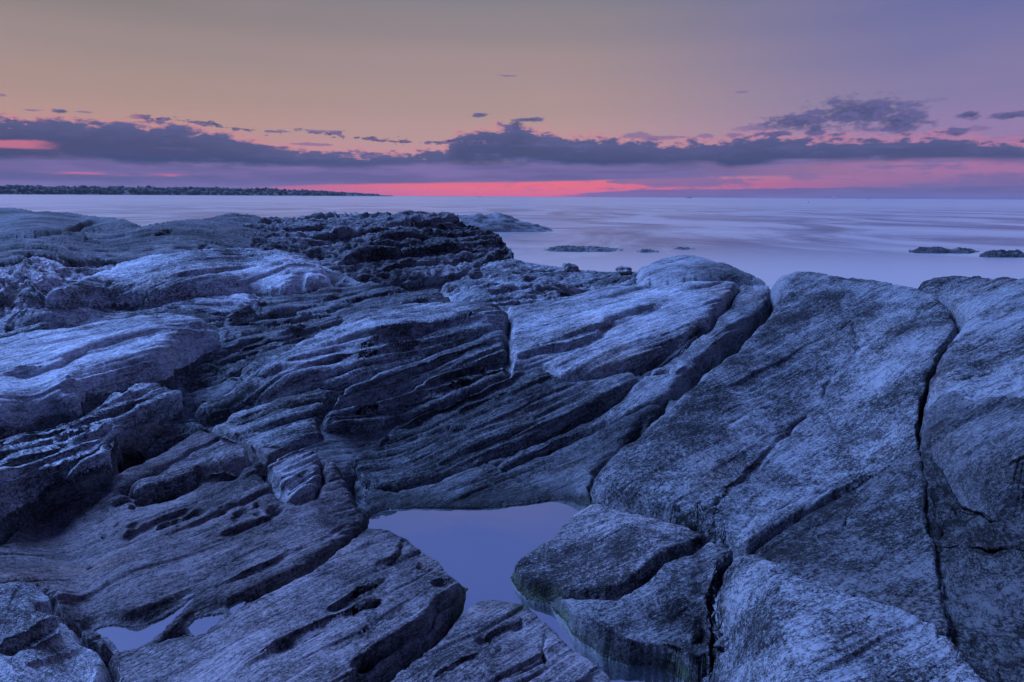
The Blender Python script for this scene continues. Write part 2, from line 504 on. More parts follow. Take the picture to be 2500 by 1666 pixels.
def inv_depth(ctrl):
    """thin plate through the control points in inverse depth (affine for a plane)"""
    U = np.array([c[0] for c in ctrl], float); V = np.array([c[1] for c in ctrl], float)
    d = ray(U, V)
    w = []
    for i, c in enumerate(ctrl):
        if c[2] is not None:
            w.append(d[i, 2] / c[2])
        else:
            w.append(math.hypot(d[i, 0], d[i, 1]) / c[3])
    w = np.array(w)
    X = np.stack([U, V], 1) / 1000.0

    def phi(r2):
        return 0.5 * r2 * np.log(np.maximum(r2, 1e-12))
    n = len(X)
    r2 = ((X[:, None] - X[None]) ** 2).sum(-1)
    A = np.zeros((n + 3, n + 3)); A[:n, :n] = phi(r2) + np.eye(n) * 2e-4
    A[:n, n] = 1; A[:n, n + 1:] = X; A[n, :n] = 1; A[n + 1:, :n] = X.T
    sol = np.linalg.solve(A, np.concatenate([w, np.zeros(3)]))

    def f(u, v):
        u = np.asarray(u, float); v = np.asarray(v, float)
        out = sol[n] + sol[n + 1] * u / 1000 + sol[n + 2] * v / 1000
        for i in range(n):
            out = out + sol[i] * phi((u / 1000 - X[i, 0]) ** 2 + (v / 1000 - X[i, 1]) ** 2)
        return out
    return f


INV = inv_depth(CTRL)
INV2 = inv_depth(CTRL_CRAG)

# rocks, drawn back to front: outline in pixels of the photograph, and how each is shaped
# lift (m), R edge drop (m), rho edge width (px), strike in the picture, strata strength, strata scale, pits, tone, tint, patch
ROCKS = []


def rock(key, name, label, poly, lift=0.0, R=0.05, rho=26, strike=(1, -0.36), st=1.0, ks=1.0, pits=0.0, tone=1.0, tint=0.0, patch=0.4,
         cat='rock', group=None, und=1.0):
    ROCKS.append(dict(key=key, name=name, label=label, poly=np.array(poly, float), lift=lift, R=R, rho=rho, strike=strike, st=st, ks=ks,
                      pits=pits, tone=tone, tint=tint, patch=patch, cat=cat, group=group, und=und))


rock('K1', 'rock_outcrop', 'low far outcrop at the left edge, its crest against the water', [(-320, 498), (0, 503), (40, 505), (90, 512), (160, 514), (210, 522), (300, 530), (345, 546), (204, 562), (100, 568), (0, 577), (-320, 592)],
     st=0.25, ks=1.6, strike=(1, 0.10), R=0.05, tone=0.4)
rock('K2', 'rock_outcrop', 'dark pitted outcrop with a rounded crest below the headland at left', [(-320, 592), (0, 577), (100, 568), (204, 562), (345, 546), (360, 543), (450, 533), (520, 523), (575, 516), (620, 520), (655, 533), (642, 560), (622, 590), (616, 612), (560, 613),
     (520, 612), (360, 634), (300, 640), (160, 645), (130, 628), (80, 620), (0, 642), (-320, 660)], st=0.5, ks=1.5, strike=(1, -0.12), R=0.05, pits=0.8, tone=0.42, tint=0.2)
rock('K6', 'jagged_rock', 'bright jagged broken ridge of rock at the left edge', [(-320, 660), (0, 642), (80, 620), (130, 628), (160, 645), (250, 640), (300, 640), (270, 655), (225, 675), (170, 697), (135, 722), (100, 745), (0, 752), (-320, 790)],
     st=1.8, ks=1.0, strike=(1, -0.62), R=0.05, tone=1.5, tint=0.25, und=2.6)
rock('K4', 'flat_rock', 'long pale blue slab with a smooth back and a pitted lower edge, upper left', [(100, 745), (135, 722), (190, 700), (280, 655), (360, 634), (440, 624), (520, 614), (620, 612), (715, 621), (772, 627), (785, 642), (802, 662), (815, 700), (780, 712), (740, 705),
     (700, 715), (620, 708), (480, 716), (380, 728), (290, 741), (170, 752), (110, 750)], lift=0.09, R=0.05, rho=30, strike=(1, -0.13), st=0.75, ks=1.2, pits=0.35, tone=1.45)
rock('K5', 'flat_rock', 'pale pitted slab below the dark crack, just above the brightest ledge', [(-320, 790), (0, 752), (110, 750), (170, 752), (290, 741), (380, 728), (480, 716), (620, 708), (645, 722), (620, 742), (565, 768), (530, 787), (480, 786), (400, 790), (330, 800), (250, 812), (170, 825), (60, 840), (0, 842), (-320, 860)],
     lift=0.0, R=0.05, rho=22, strike=(1, -0.13), st=0.9, ks=1.0, pits=0.7, tone=1.4)
rock('M', 'layered_rock', 'thin-layered dark rock filling the gully between the left ledges and the centre', [(443, 990), (415, 905), (465, 880), (535, 845), (530, 800), (480, 785), (560, 770), (645, 722), (620, 708), (700, 715), (815, 700), (835, 662), (900, 690), (1000, 706), (1075, 705),
     (1115, 735), (1000, 738), (945, 750), (854, 785), (790, 822), (720, 860), (600, 920), (560, 960), (476, 1024), (540, 1065), (480, 1060), (420, 1090), (330, 1130), (270, 1120), (300, 1050), (430, 1000)],
     lift=-0.03, R=0.05, rho=24, strike=(1, -0.42), st=2.2, ks=1.0, tone=0.6, und=1.2)
rock('N', 'rough_rock', 'rough broken shelf with small blocks, its low rim against the water at centre', [(1075, 705), (1120, 682), (1150, 657), (1190, 634), (1250, 628), (1290, 636), (1330, 642), (1370, 648), (1420, 652), (1480, 657), (1555, 657), (1565, 690), (1549, 702),
     (1473, 708), (1418, 722), (1300, 738), (1225, 748), (1150, 744), (1110, 735)], lift=0.0, R=0.05, rho=20, strike=(1, -0.16), st=1.6, ks=1.2, pits=0.3, tone=1.0, und=1.8)
rock('O', 'rounded_rock', 'smooth rounded hump of rock against the water, right of centre', [(1555, 657), (1600, 638), (1650, 627), (1690, 625), (1730, 631), (1760, 642), (1800, 657), (1862, 682), (1886, 690), (1800, 690), (1650, 696), (1560, 700)],
     lift=0.06, R=0.05, rho=22, strike=(1, -0.2), st=0.5, ks=1.2, tone=0.8)
rock('M2', 'flat_rock', 'narrow pale slab behind the long tongue of rock at centre', [(790, 822), (854, 785), (945, 750), (1054, 735), (1112, 738), (1106, 752), (1000, 772), (900, 795), (830, 816)], lift=0.03, R=0.05, rho=18, strike=(1, -0.26), st=1.0, tone=1.4)
rock('B2', 'flat_rock', 'broad bright slab sloping up to the centre ridge, crossed by curved cracks', [(1242, 775), (1225, 750), (1300, 740), (1400, 725), (1473, 708), (1549, 702), (1650, 696), (1720, 692), (1800, 690), (1806, 700), (1777, 742), (1734, 793), (1660, 840), (1545, 898),
     (1455, 922), (1404, 929), (1364, 920), (1327, 894), (1247, 905), (1240, 870), (1240, 800)], lift=0.05, R=0.05, rho=26, strike=(1, -0.30), st=0.8, ks=1.1, tone=1.35, patch=0.2, und=0.7)
rock('B3', 'flat_rock', 'long narrow slab along the dark cleft, right of the centre slabs', [(1806, 692), (1886, 690), (1886, 722), (1862, 760), (1800, 830), (1700, 915), (1640, 960), (1550, 1005), (1482, 1034), (1354, 1085), (1227, 1147), (1190, 1125), (1282, 1085), (1391, 1034), (1482, 990), (1564, 927), (1660, 850),
     (1734, 796), (1777, 745)], lift=0.0, R=0.05, rho=22, strike=(1, -0.62), st=0.7, tone=0.7)
rock('B1', 'flat_rock', 'large dark blue slab leaning down to the tide pool at centre', [(850, 1130), (870, 1110), (920, 1080), (962, 1040), (1120, 975), (1247, 910), (1320, 893), (1364, 920), (1404, 929), (1455, 922), (1545, 900), (1564, 924), (1482, 987), (1391, 1031), (1282, 1082), (1184, 1125), (1060, 1180),
     (960, 1205), (900, 1190), (875, 1160)], lift=0.03, R=0.05, rho=26, strike=(1, -0.42), st=1.0, ks=0.9, tone=0.6, und=0.6)
rock('B4', 'flat_rock', 'lowest dark slab of the centre bank, its foot in the tide pool', [(900, 1192), (960, 1207), (1060, 1183), (1187, 1130), (1227, 1150), (1354, 1088), (1482, 1037), (1550, 1008), (1640, 963), (1560, 1070), (1470, 1140), (1446, 1185), (1446, 1212), (1340, 1226), (1180, 1243), (950, 1245), (915, 1252), (885, 1225)],
     lift=0.015, R=0.05, rho=14, strike=(1, -0.36), st=0.6, ks=0.8, tone=0.42)
rock('T4', 'rock_block', 'short rough block below the left end of the long tongue', [(540, 1065), (520, 1040), (600, 1005), (700, 970), (780, 950), (830, 955), (802, 985), (788, 1012), (780, 1030), (786, 1060), (740, 1080), (680, 1097), (620, 1090)], lift=0.03, R=0.05, rho=22, strike=(1, -0.30), st=1.2, tone=0.85)
rock('T1', 'rock_tongue', 'long rounded tongue of rock with a pale back, left of centre', [(476, 1024), (500, 1000), (560, 960), (600, 920), (660, 890), (720, 860), (800, 825), (900, 795), (1000, 770), (1090, 748), (1150, 743), (1213, 751), (1246, 778), (1235, 800), (1190, 818), (1109, 848), (1040, 875), (982, 893), (930, 915),
     (870, 930), (800, 945), (700, 965), (600, 1000), (530, 1030), (490, 1036)], lift=0.10, R=0.05, rho=40, strike=(1, -0.36), st=1.5, tone=1.15, und=0.6)
rock('T2', 'rock_tongue', 'dark blue tongue of rock tucked beneath the long pale-backed one', [(798, 1003), (812, 985), (832, 965), (900, 935), (982, 900), (1110, 853), (1195, 820), (1241, 812), (1240, 842), (1236, 872), (1154, 900), (1064, 925), (991, 955), (882, 991), (830, 1006)], lift=0.06, R=0.05, rho=24, strike=(1, -0.40), st=1.4, tone=0.65, und=0.6)
rock('T3', 'rock_tongue', 'lowest slim tongue of rock, lying on the large dark slab', [(785, 1030), (800, 1010), (882, 996), (991, 960), (1064, 930), (1154, 904), (1180, 898), (1225, 893), (1248, 906), (1237, 920), (1190, 937), (1118, 970), (1040, 1005), (970, 1026), (900, 1045), (830, 1052), (790, 1047)], lift=0.06, R=0.05, rho=22, strike=(1, -0.40), st=1.1, tone=0.65)
rock('L1', 'rock_ledge', 'brightest smooth ledge with layered front, at the left edge', [(-320, 862), (0, 842), (60, 826), (170, 822), (250, 810), (330, 797), (420, 785), (480, 786), (515, 800), (532, 830), (536, 845), (500, 857), (465, 882), (420, 897), (415, 908), (390, 922), (330, 942), (270, 952), (210, 967), (200, 992), (150, 1012),
     (60, 1042), (0, 1057), (-320, 1135)], lift=0.10, R=0.05, rho=46, strike=(1, -0.30), st=0.7, ks=1.0, tone=1.8, patch=0.1, und=0.5)
rock('L2', 'rock_ledge', 'layered ledge with a ragged end, overhanging the black hollow at left', [(-320, 1140), (0, 1059), (100, 1037), (200, 1002), (270, 966), (340, 946), (400, 922), (405, 940), (430, 965), (445, 985), (425, 1000), (390, 1020), (350, 1030), (305, 1045), (300, 1060), (275, 1085), (270, 1120), (200, 1165), (110, 1202),
     (60, 1232), (0, 1272), (-320, 1430)], lift=0.05, R=0.05, rho=40, strike=(1, -0.42), st=1.9, ks=1.0, pits=0.25, tone=1.35, und=0.6)
rock('A', 'flat_rock', 'broad purplish slab with rows of small pits, in the left foreground', [(-320, 1470), (0, 1300), (110, 1215), (330, 1130), (420, 1090), (480, 1060), (545, 1062), (640, 1092), (700, 1097), (790, 1110), (830, 1150), (850, 1190), (880, 1240), (902, 1262), (893, 1290), (850, 1326), (780, 1375), (704, 1424), (620, 1465), (545, 1498),
     (480, 1535), (400, 1565), (300, 1592), (220, 1560), (160, 1530), (130, 1490), (60, 1455), (0, 1450), (-320, 1480)], lift=0.04, R=0.05, rho=26, strike=(1, -0.42), st=0.5, ks=0.8, pits=0.0, tone=0.47, tint=0.6, und=0.6)
rock('AB', 'rock_block', 'tapered block of rock lying along the top of the purplish slab', [(300, 1205), (380, 1160), (470, 1112), (545, 1076), (600, 1108), (620, 1124), (612, 1145), (560, 1162), (500, 1168), (470, 1192), (420, 1215), (350, 1225)], lift=0.07, R=0.05, rho=24, strike=(1, -0.42), st=1.0, ks=0.8, tone=0.9, tint=0.4)
rock('AC', 'rock_block', 'crumbling flaky block above the left corner of the tide pool', [(640, 1160), (665, 1130), (700, 1108), (740, 1097), (782, 1110), (792, 1140), (786, 1180), (770, 1222), (730, 1242), (690, 1225), (672, 1190)], lift=0.06, R=0.05, rho=18, strike=(1, -0.50), st=1.8, ks=0.8, tone=1.05, tint=0.2)
rock('A2', 'flat_rock', 'wedge-shaped slab beside the tide pool, pale at its thick right end', [(893, 1292), (940, 1297), (990, 1317), (1030, 1345), (1080, 1378), (1110, 1412), (1138, 1442), (1132, 1458), (1120, 1482), (1095, 1512), (1060, 1540), (1020, 1570), (950, 1618), (880, 1670), (800, 1735), (200, 2020), (-100, 2020), (230, 1668),
     (272, 1640), (262, 1618), (290, 1594), (400, 1567), (480, 1537), (545, 1500), (704, 1426), (850, 1328)], lift=0.035, R=0.05, rho=22, strike=(1, -0.50), st=0.7, ks=0.8, tone=0.62, tint=0.5)
rock('A3', 'rock_block', 'flaky pale blue block in the bottom left corner', [(-320, 1452), (0, 1448), (40, 1448), (90, 1453), (125, 1475), (132, 1490), (97, 1515), (150, 1530), (175, 1552), (200, 1572), (215, 1592), (250, 1602), (266, 1625), (272, 1666), (200, 2020), (-320, 2020)], lift=0.05, R=0.05, rho=22, strike=(1, -0.45), st=0.8, ks=0.7, tone=1.15, und=1.0)
rock('A3b', 'stone', 'small dark wedge-shaped stone at the end of the rain puddle', [(182, 1553), (215, 1553), (265, 1562), (290, 1580), (286, 1600), (260, 1616), (215, 1592)], lift=0.05, R=0.05, rho=12, st=0.6, ks=0.6, tone=0.6, tint=0.3)
rock('H', 'rounded_rock', 'rounded rock between the two dark channels, bottom centre', [(1122, 1492), (1150, 1477), (1200, 1470), (1240, 1470), (1290, 1475), (1312, 1495), (1340, 1525), (1370, 1560), (1400, 1590), (1450, 1625), (1490, 1650), (1512, 1680), (1640, 2020), (640, 2020), (880, 1692), (930, 1662), (1020, 1592), (1090, 1532)],
     lift=0.02, R=0.05, rho=30, strike=(1, -0.50), st=0.9, ks=0.8, tone=0.66, tint=0.5, und=1.3)
rock('G2', 'flat_rock', 'dark lower slab sinking into the black channel, bottom right of the pool', [(1340, 1467), (1420, 1487), (1490, 1482), (1560, 1447), (1610, 1407), (1740, 1342), (1790, 1362), (1790, 1380), (1760, 1402), (1740, 1470), (1732, 1500), (1740, 1560), (1750, 1625), (1700, 1642), (1620, 1612), (1530, 1602), (1450, 1552), (1400, 1522)],
     lift=0.055, R=0.02, rho=10, strike=(1, -0.45), st=0.5, ks=0.8, tone=0.5, tint=0.15, patch=0.7)
rock('G', 'flat_rock', 'pointed slab with a purple lip jutting into the tide pool', [(1243, 1410), (1270, 1390), (1300, 1370), (1350, 1340), (1370, 1310), (1395, 1280), (1420, 1262), (1450, 1252), (1480, 1262), (1560, 1285), (1640, 1302), (1740, 1335), (1700, 1358), (1650, 1378), (1600, 1402), (1560, 1442), (1530, 1466),
     (1480, 1477), (1420, 1482), (1380, 1482), (1340, 1467), (1300, 1457), (1270, 1442), (1250, 1427)], lift=0.07, R=0.05, rho=14, strike=(1, -0.40), st=0.4, ks=0.8, tone=0.62, tint=0.3, patch=0.7)
rock('C2', 'flat_rock', 'dark speckled sloping slab under the great tilted slab at right', [(2246, 1095), (2195, 1120), (2078, 1190), (1961, 1260), (1830, 1355), (1900, 1385), (2000, 1420), (2150, 1475), (2250, 1510), (2290, 1540), (2330, 1560), (2300, 1450), (2290, 1380), (2270, 1300), (2256, 1200), (2252, 1120)],
     lift=0.0, R=0.015, rho=24, strike=(1, -0.62), st=0.5, ks=0.9, tone=0.29, patch=1.0)
rock('E', 'rock_mass', 'dark blotchy rock face at the right edge below the right boulder', [(2255, 1100), (2300, 1135), (2350, 1172), (2420, 1192), (2500, 1192), (2820, 1150), (2820, 2020), (2600, 2020), (2440, 1700), (2380, 1622), (2320, 1562), (2300, 1450), (2285, 1370), (2265, 1250)],
     lift=-0.02, R=0.02, rho=22, strike=(0.5, 1), st=0.7, ks=1.0, tone=0.18, patch=1.0, und=1.6)
rock('D', 'boulder', 'massive rounded boulder at the right edge with rough lower flank', [(2342, 785), (2320, 750), (2290, 717), (2235, 702), (2240, 690), (2270, 676), (2330, 677), (2400, 677), (2450, 682), (2500, 690), (2820, 700), (2820, 1100), (2500, 1182), (2460, 1187), (2400, 1182), (2350, 1162), (2300, 1132), (2255, 1102),
     (2250, 1030), (2265, 950), (2292, 880), (2332, 820)], lift=0.09, R=0.05, rho=50, strike=(1, -0.45), st=0.8, ks=1.1, tone=0.54, patch=0.7, pits=0.15, und=1.3)
rock('C', 'flat_rock', 'great tilted slab with a speckled face, right of the tide pool', [(1446, 1212), (1443, 1190), (1450, 1170), (1470, 1140), (1560, 1068), (1650, 988), (1720, 918), (1800, 848), (1870, 778), (1890, 735), (1884, 700), (1898, 676), (1940, 663), (2000, 665), (2070, 677), (2140, 685), (2200, 693), (2235, 700), (2290, 718),
     (2320, 750), (2342, 785), (2332, 820), (2290, 880), (2264, 950), (2249, 1030), (2246, 1088), (2195, 1117), (2078, 1187), (1961, 1257), (1870, 1318), (1821, 1350), (1740, 1322), (1690, 1292), (1600, 1257), (1500, 1222), (1456, 1217)], lift=0.10, R=0.02, rho=34, strike=(1, -0.55), st=0.45, ks=1.0, tone=0.56, patch=0.75)
rock('F', 'boulder', 'big pale-topped boulder in the bottom right foreground', [(1737, 1500), (1742, 1470), (1767, 1400), (1792, 1370), (1820, 1364), (1880, 1383), (1960, 1413), (2050, 1440), (2150, 1480), (2220, 1502), (2280, 1532), (2320, 1572), (2400, 1650), (2440, 1702), (2600, 2020), (1700, 2020), (1742, 1666), (1737, 1600)],
     lift=0.06, R=0.03, rho=60, strike=(1, -0.40), st=0.5, ks=0.9, tone=0.58, patch=0.8, und=1.2)

POOLS = [  # water hollows cut into the shelf: outline, depth
    ([(905, 1262), (950, 1246), (1060, 1244), (1180, 1243), (1290, 1232), (1345, 1222), (1446, 1215), (1450, 1252), (1420, 1262), (1395, 1280), (1370, 1310), (1350, 1340), (1300, 1370), (1270, 1390), (1243, 1410), (1250, 1427), (1290, 1460), (1340, 1470), (1400, 1524), (1450, 1554), (1530, 1604),
      (1620, 1614), (1700, 1644), (1752, 1640), (1742, 1700), (1700, 2000), (1640, 2000), (1512, 1680), (1490, 1650), (1450, 1625), (1400, 1590), (1370, 1560), (1340, 1525), (1312, 1495), (1290, 1475), (1240, 1470), (1200, 1470), (1150, 1477), (1122, 1492), (1090, 1532), (1020, 1592), (930, 1662),
      (900, 1664), (950, 1620), (1020, 1572), (1060, 1542), (1095, 1514), (1120, 1484), (1132, 1458), (1138, 1442), (1110, 1412), (1080, 1378), (1030, 1345), (990, 1317), (940, 1297), (893, 1290)], 0.16),
]
PUDDLES = [[(213, 1553), (270, 1535), (340, 1525), (400, 1508), (450, 1485), (485, 1466), (445, 1500), (420, 1522), (370, 1557), (330, 1579), (293, 1592), (283, 1577), (262, 1562)],
           [(482, 1514), (552, 1499), (512, 1531), (476, 1549), (463, 1532)]]

# ledges: top lip polyline (left to right), drop (m), run-up above (px), recovery below (px)
LEDGES = [
    ([(-200, 1150), (0, 1078), (130, 1040), (260, 1000), (400, 950)], .03, 20, 16),
    ([(-200, 1210), (0, 1122), (120, 1085), (260, 1048), (420, 1000)], .04, 24, 18),
    ([(-200, 1280), (0, 1190), (110, 1140), (220, 1095), (275, 1070)], .035, 24, 18),
    ([(-200, 930), (0, 885), (200, 850), (400, 812), (500, 800)], .012, 30, 12),
    ([(480, 880), (600, 835), (740, 790), (860, 750), (980, 722)], .04, 18, 12),
    ([(560, 930), (660, 885), (800, 845), (960, 800), (1120, 765)], .02, 18, 12),
    ([(660, 930), (800, 890), (960, 850), (1130, 800), (1225, 775)], .025, 20, 14),
    ([(-300, 1425), (0, 1272), (60, 1232), (110, 1202), (200, 1165), (262, 1122), (285, 1075), (310, 1048), (360, 1032), (436, 1000)], .17, 24, 70),
    ([(-300, 1132), (0, 1057), (60, 1042), (150, 1012), (205, 985), (270, 954), (330, 942), (390, 922), (418, 905), (465, 882), (530, 848)], .12, 30, 26),
    ([(0, 962), (98, 951), (153, 933), (233, 890), (353, 855), (440, 838)], .045, 60, 50),
    ([(0, 905), (150, 880), (300, 850), (450, 815)], .012, 20, 20),
    ([(130, 1000), (210, 968), (300, 935), (400, 905), (470, 870)], .05, 30, 30),
    ([(0, 1092), (120, 1052), (250, 1030), (400, 985)], .05, 30, 40),
    ([(0, 1150), (110, 1112), (250, 1062), (300, 1045)], .05, 30, 40),
    ([(0, 1225), (130, 1160), (250, 1105)], .03, 30, 30),
    ([(330, 735), (470, 713), (600, 705)], .05, 40, 25),
    ([(260, 742), (330, 735), (400, 726)], .05, 25, 20),
    ([(400, 700), (480, 690), (640, 668), (710, 660)], .03, 30, 25),
    ([(90, 805), (140, 795), (190, 770), (230, 765)], .05, 25, 30),
    ([(560, 860), (650, 825), (760, 790), (850, 760)], .05, 20, 20),
    ([(480, 905), (560, 870), (660, 840), (780, 790)], .06, 24, 24),
    ([(500, 950), (580, 905), (660, 870), (740, 835)], .06, 24, 24),
    ([(600, 810), (700, 780), (800, 750), (900, 715), (1000, 712)], .05, 20, 20),
    ([(640, 770), (740, 745), (840, 715)], .05, 20, 20),
    ([(600, 965), (700, 930), (820, 905), (930, 880), (1060, 840)], .035, 30, 30),
    ([(880, 870), (980, 835), (1100, 815), (1200, 790)], .03, 25, 25),
    ([(540, 1045), (620, 1022), (700, 1000), (790, 985)], .05, 24, 24),
    ([(930, 890), (870, 905), (800, 930), (850, 930)], .0, 24, 24),
    ([(900, 955), (1000, 925), (1100, 885), (1200, 850), (1236, 846)], .03, 20, 20),
    ([(1030, 955), (1110, 925), (1200, 895), (1234, 880)], .025, 14, 14),
    ([(820, 1030), (900, 1010), (1000, 985), (1110, 950), (1200, 920)], .03, 18, 18),
    ([(1236, 895), (1300, 870), (1400, 850), (1455, 829), (1480, 805), (1500, 790), (1560, 768), (1650, 749)], .045, 40, 14),
    ([(1327, 894), (1364, 920), (1404, 929), (1455, 922), (1545, 898), (1650, 844)], .035, 40, 14),
    ([(1330, 745), (1400, 742), (1450, 732), (1520, 728), (1580, 715)], .015, 20, 10),
    ([(1110, 748), (1200, 730), (1320, 715), (1430, 705)], .035, 14, 14),
    ([(1000, 725), (1100, 705), (1200, 700), (1300, 695)], .035, 14, 14),
    ([(1300, 905), (1180, 960), (1060, 1010), (960, 1060)][::-1], .025, 40, 40),
    ([(900, 1115), (980, 1085), (1060, 1060), (1150, 1045)], .03, 30, 30),
    ([(1100, 1010), (1200, 975), (1300, 940), (1362, 920)], .02, 30, 30),
    ([(1184, 1125), (1282, 1082), (1391, 1031), (1482, 987), (1564, 924)], .06, 30, 26),
    ([(1650, 902), (1697, 894), (1740, 865), (1762, 845), (1772, 829)], .09, 50, 30),
    ([(1590, 905), (1640, 860), (1700, 820), (1760, 770)], .03, 16, 16),
    ([(1230, 1147), (1354, 1086), (1482, 1034), (1590, 985)], .05, 24, 24),
    ([(490, 1465), (600, 1420), (700, 1368), (800, 1320), (870, 1280)], .02, 34, 16),
    ([(300, 1235), (420, 1205), (470, 1190), (560, 1165), (610, 1146)], .05, 20, 34),
    ([(380, 1330), (480, 1290), (600, 1235), (700, 1195)], .024, 30, 20),
    ([(280, 1330), (400, 1280), (480, 1245)], .025, 24, 24),
    ([(500, 1330), (600, 1300), (690, 1265)], .02, 20, 20),
    ([(905, 1402), (952, 1381), (978, 1345), (984, 1322)], .028, 30, 24),
    ([(790, 1508), (850, 1475), (915, 1435), (960, 1410)], .022, 30, 20),
    ([(640, 1600), (760, 1545), (860, 1500), (960, 1470)], .02, 24, 24),
    ([(847, 1655), (908, 1610), (1035, 1527), (1118, 1440)], .10, 26, 40),
    ([(0, 1622), (60, 1592), (130, 1552), (152, 1537)], .04, 34, 30),
    ([(70, 1666), (150, 1635), (220, 1610)], .015, 20, 20),
    ([(1150, 1570), (1210, 1550), (1262, 1532), (1265, 1515)], .03, 24, 20),
    ([(1060, 1660), (1110, 1635), (1180, 1600)], .03, 24, 20),
    ([(1330, 1482), (1420, 1484), (1490, 1479), (1560, 1444), (1610, 1404), (1736, 1338)], .018, 30, 24),
    ([(1446, 1196), (1500, 1215), (1600, 1250), (1690, 1284), (1740, 1312), (1821, 1345)], .06, 46, 20),
    ([(1880, 1300), (1961, 1247), (2078, 1178), (2195, 1109), (2244, 1082)], .010, 60, 40),
    ([(2360, 920), (2420, 935), (2500, 960)], .03, 20, 30),
    ([(2300, 1120), (2350, 1148), (2400, 1172), (2460, 1182), (2560, 1172), (2700, 1130)], .20, 60, 60),
    ([(1760, 1480), (1830, 1440), (1920, 1430), (2020, 1450)], .010, 40, 20),
    ([(880, 600), (960, 580), (1060, 590), (1160, 600)], .0, 20, 20),
]
# cracks: polyline, depth (m), half width (px)
CRACKS = [
    ([(1187, 1128), (1227, 1154), (1282, 1184), (1336, 1213)], .03, 4),
    ([(1777, 742), (1806, 695)], .04, 4),
    ([(1734, 793), (1777, 740), (1808, 695)], .06, 5),
    ([(1640, 960), (1720, 888), (1800, 822), (1866, 760), (1888, 720), (1886, 690)], .25, 13),
    ([(1446, 1170), (1560, 1048), (1640, 962)], .10, 10),
    ([(1238, 780), (1240, 812), (1238, 842), (1236, 880)], .06, 7),
    ([(2292, 720), (2322, 752), (2340, 787), (2330, 822), (2290, 882), (2264, 952), (2249, 1032), (2247, 1092)], .16, 6),
    ([(1560, 895), (1590, 915), (1640, 905)], .03, 4),
    ([(1800, 1195), (1770, 1230), (1745, 1255), (1700, 1288)], .035, 7),
    ([(2010, 1000), (1985, 1015), (1930, 1060), (1905, 1085), (1870, 1125), (1835, 1160), (1800, 1198), (1790, 1210)], .04, 5),
    ([(2075, 790), (2085, 830), (2100, 850), (2080, 872), (2040, 920), (2020, 950), (2010, 990)], .03, 5),
    ([(1745, 1070), (1790, 1048), (1840, 1020), (1885, 1012)], .014, 3),
    ([(2070, 920), (2130, 935), (2190, 950), (2245, 965)], .015, 4),
    ([(2040, 1080), (2090, 1050), (2140, 1045), (2180, 1065)], .012, 4),
    ([(1790, 965), (1830, 972), (1850, 960)], .012, 3),
    ([(1880, 1280), (1960, 1230), (2040, 1200)], .010, 4),
    ([(2010, 1370), (2060, 1300), (2080, 1230)], .012, 4),
    ([(1850, 1355), (1950, 1310), (2050, 1260)], .012, 4),
    ([(2330, 1000), (2400, 1010), (2480, 990)], .02, 5),
    ([(1850, 1500), (1950, 1470), (2040, 1500), (2150, 1540)], .010, 3),
    ([(1720, 1300), (1830, 1352), (1960, 1408), (2060, 1446), (2150, 1478), (2250, 1512)], .08, 6),
    ([(2255, 1105), (2265, 1220), (2285, 1330), (2310, 1400)], .02, 5),
    ([(893, 1290), (850, 1327), (780, 1376), (704, 1425), (620, 1466), (545, 1499)], .05, 6),
    ([(845, 1150), (870, 1200), (895, 1240)], .14, 14),
    ([(620, 1095), (640, 1130), (660, 1150)], .05, 8),
    ([(1200, 1620), (1230, 1600), (1190, 1560), (1160, 1560)], .02, 5),
    ([(1330, 1570), (1325, 1610), (1340, 1640)], .03, 5),
    ([(200, 562), (206, 575), (212, 585)], .08, 4),
]
# erosion hollows: u, v, half width, half height (px), depth (m)
PITS = [(350, 1231, 16, 10, .04), (302, 1236, 26, 8, .03), (322, 1254, 8, 6, .03), (392, 1216, 12, 7, .03), (437, 1200, 12, 6, .03), (475, 1270, 20, 10, .035), (432, 1285, 8, 5, .02),
        (410, 1296, 18, 8, .03), (440, 1300, 6, 5, .02), (588, 1268, 14, 8, .03), (628, 1252, 9, 6, .03), (672, 1265, 20, 9, .04), (632, 1278, 8, 5, .02), (255, 1325, 8, 4, .02), (290, 1296, 9, 4, .02), (330, 1304, 14, 5, .02),
        (580, 1285, 12, 6, .02), (545, 1265, 10, 7, .02), (230, 1050, 8, 6, .03), (195, 1066, 6, 5, .03), (158, 1078, 6, 6, .03),
        (100, 746, 18, 8, .07), (205, 742, 14, 6, .05), (160, 748, 10, 5, .04), (30, 795, 14, 10, .06), (125, 795, 26, 12, .06), (270, 722, 9, 4, .03), (320, 722, 8, 3, .02), (185, 722, 6, 3, .02),
        (760, 640, 14, 12, .06), (735, 700, 14, 12, .06), (620, 720, 12, 6, .05), (540, 785, 12, 8, .06), (400, 569, 16, 4, .08), (500, 600, 14, 5, .05), (210, 548, 40, 6, .12), (940, 535, 0, 0, 0),
        (2125, 833, 11, 3, .02), (2112, 845, 8, 3, .02), (2135, 857, 6, 3, .015), (2380, 955, 40, 6, .03), (2360, 1045, 26, 5, .02),
        (1330, 702, 30, 10, .07), (1290, 700, 16, 6, .05), (1300, 678, 14, 5, .04), (1380, 676, 18, 5, .04), (1440, 690, 14, 4, .04), (1350, 690, 12, 4, .04), (920, 1088, 9, 5, .05), (940, 1080, 10, 6, .05),
        (1032, 1395, 8, 6, .03), (1070, 1440, 12, 5, .04)]

LIFT_ALONG = {'C': (1450, 0.085, 2100, 0.02), 'L1': (0, 0.12, 520, 0.12)}

# ---- raster of rock labels and of the distance to each rock's own edge
RS = 2.0
RU0, RU1, RV0, RV1 = -330, 2830, 470, 2030
rW, rH = int((RU1 - RU0) / RS), int((RV1 - RV0) / RS)


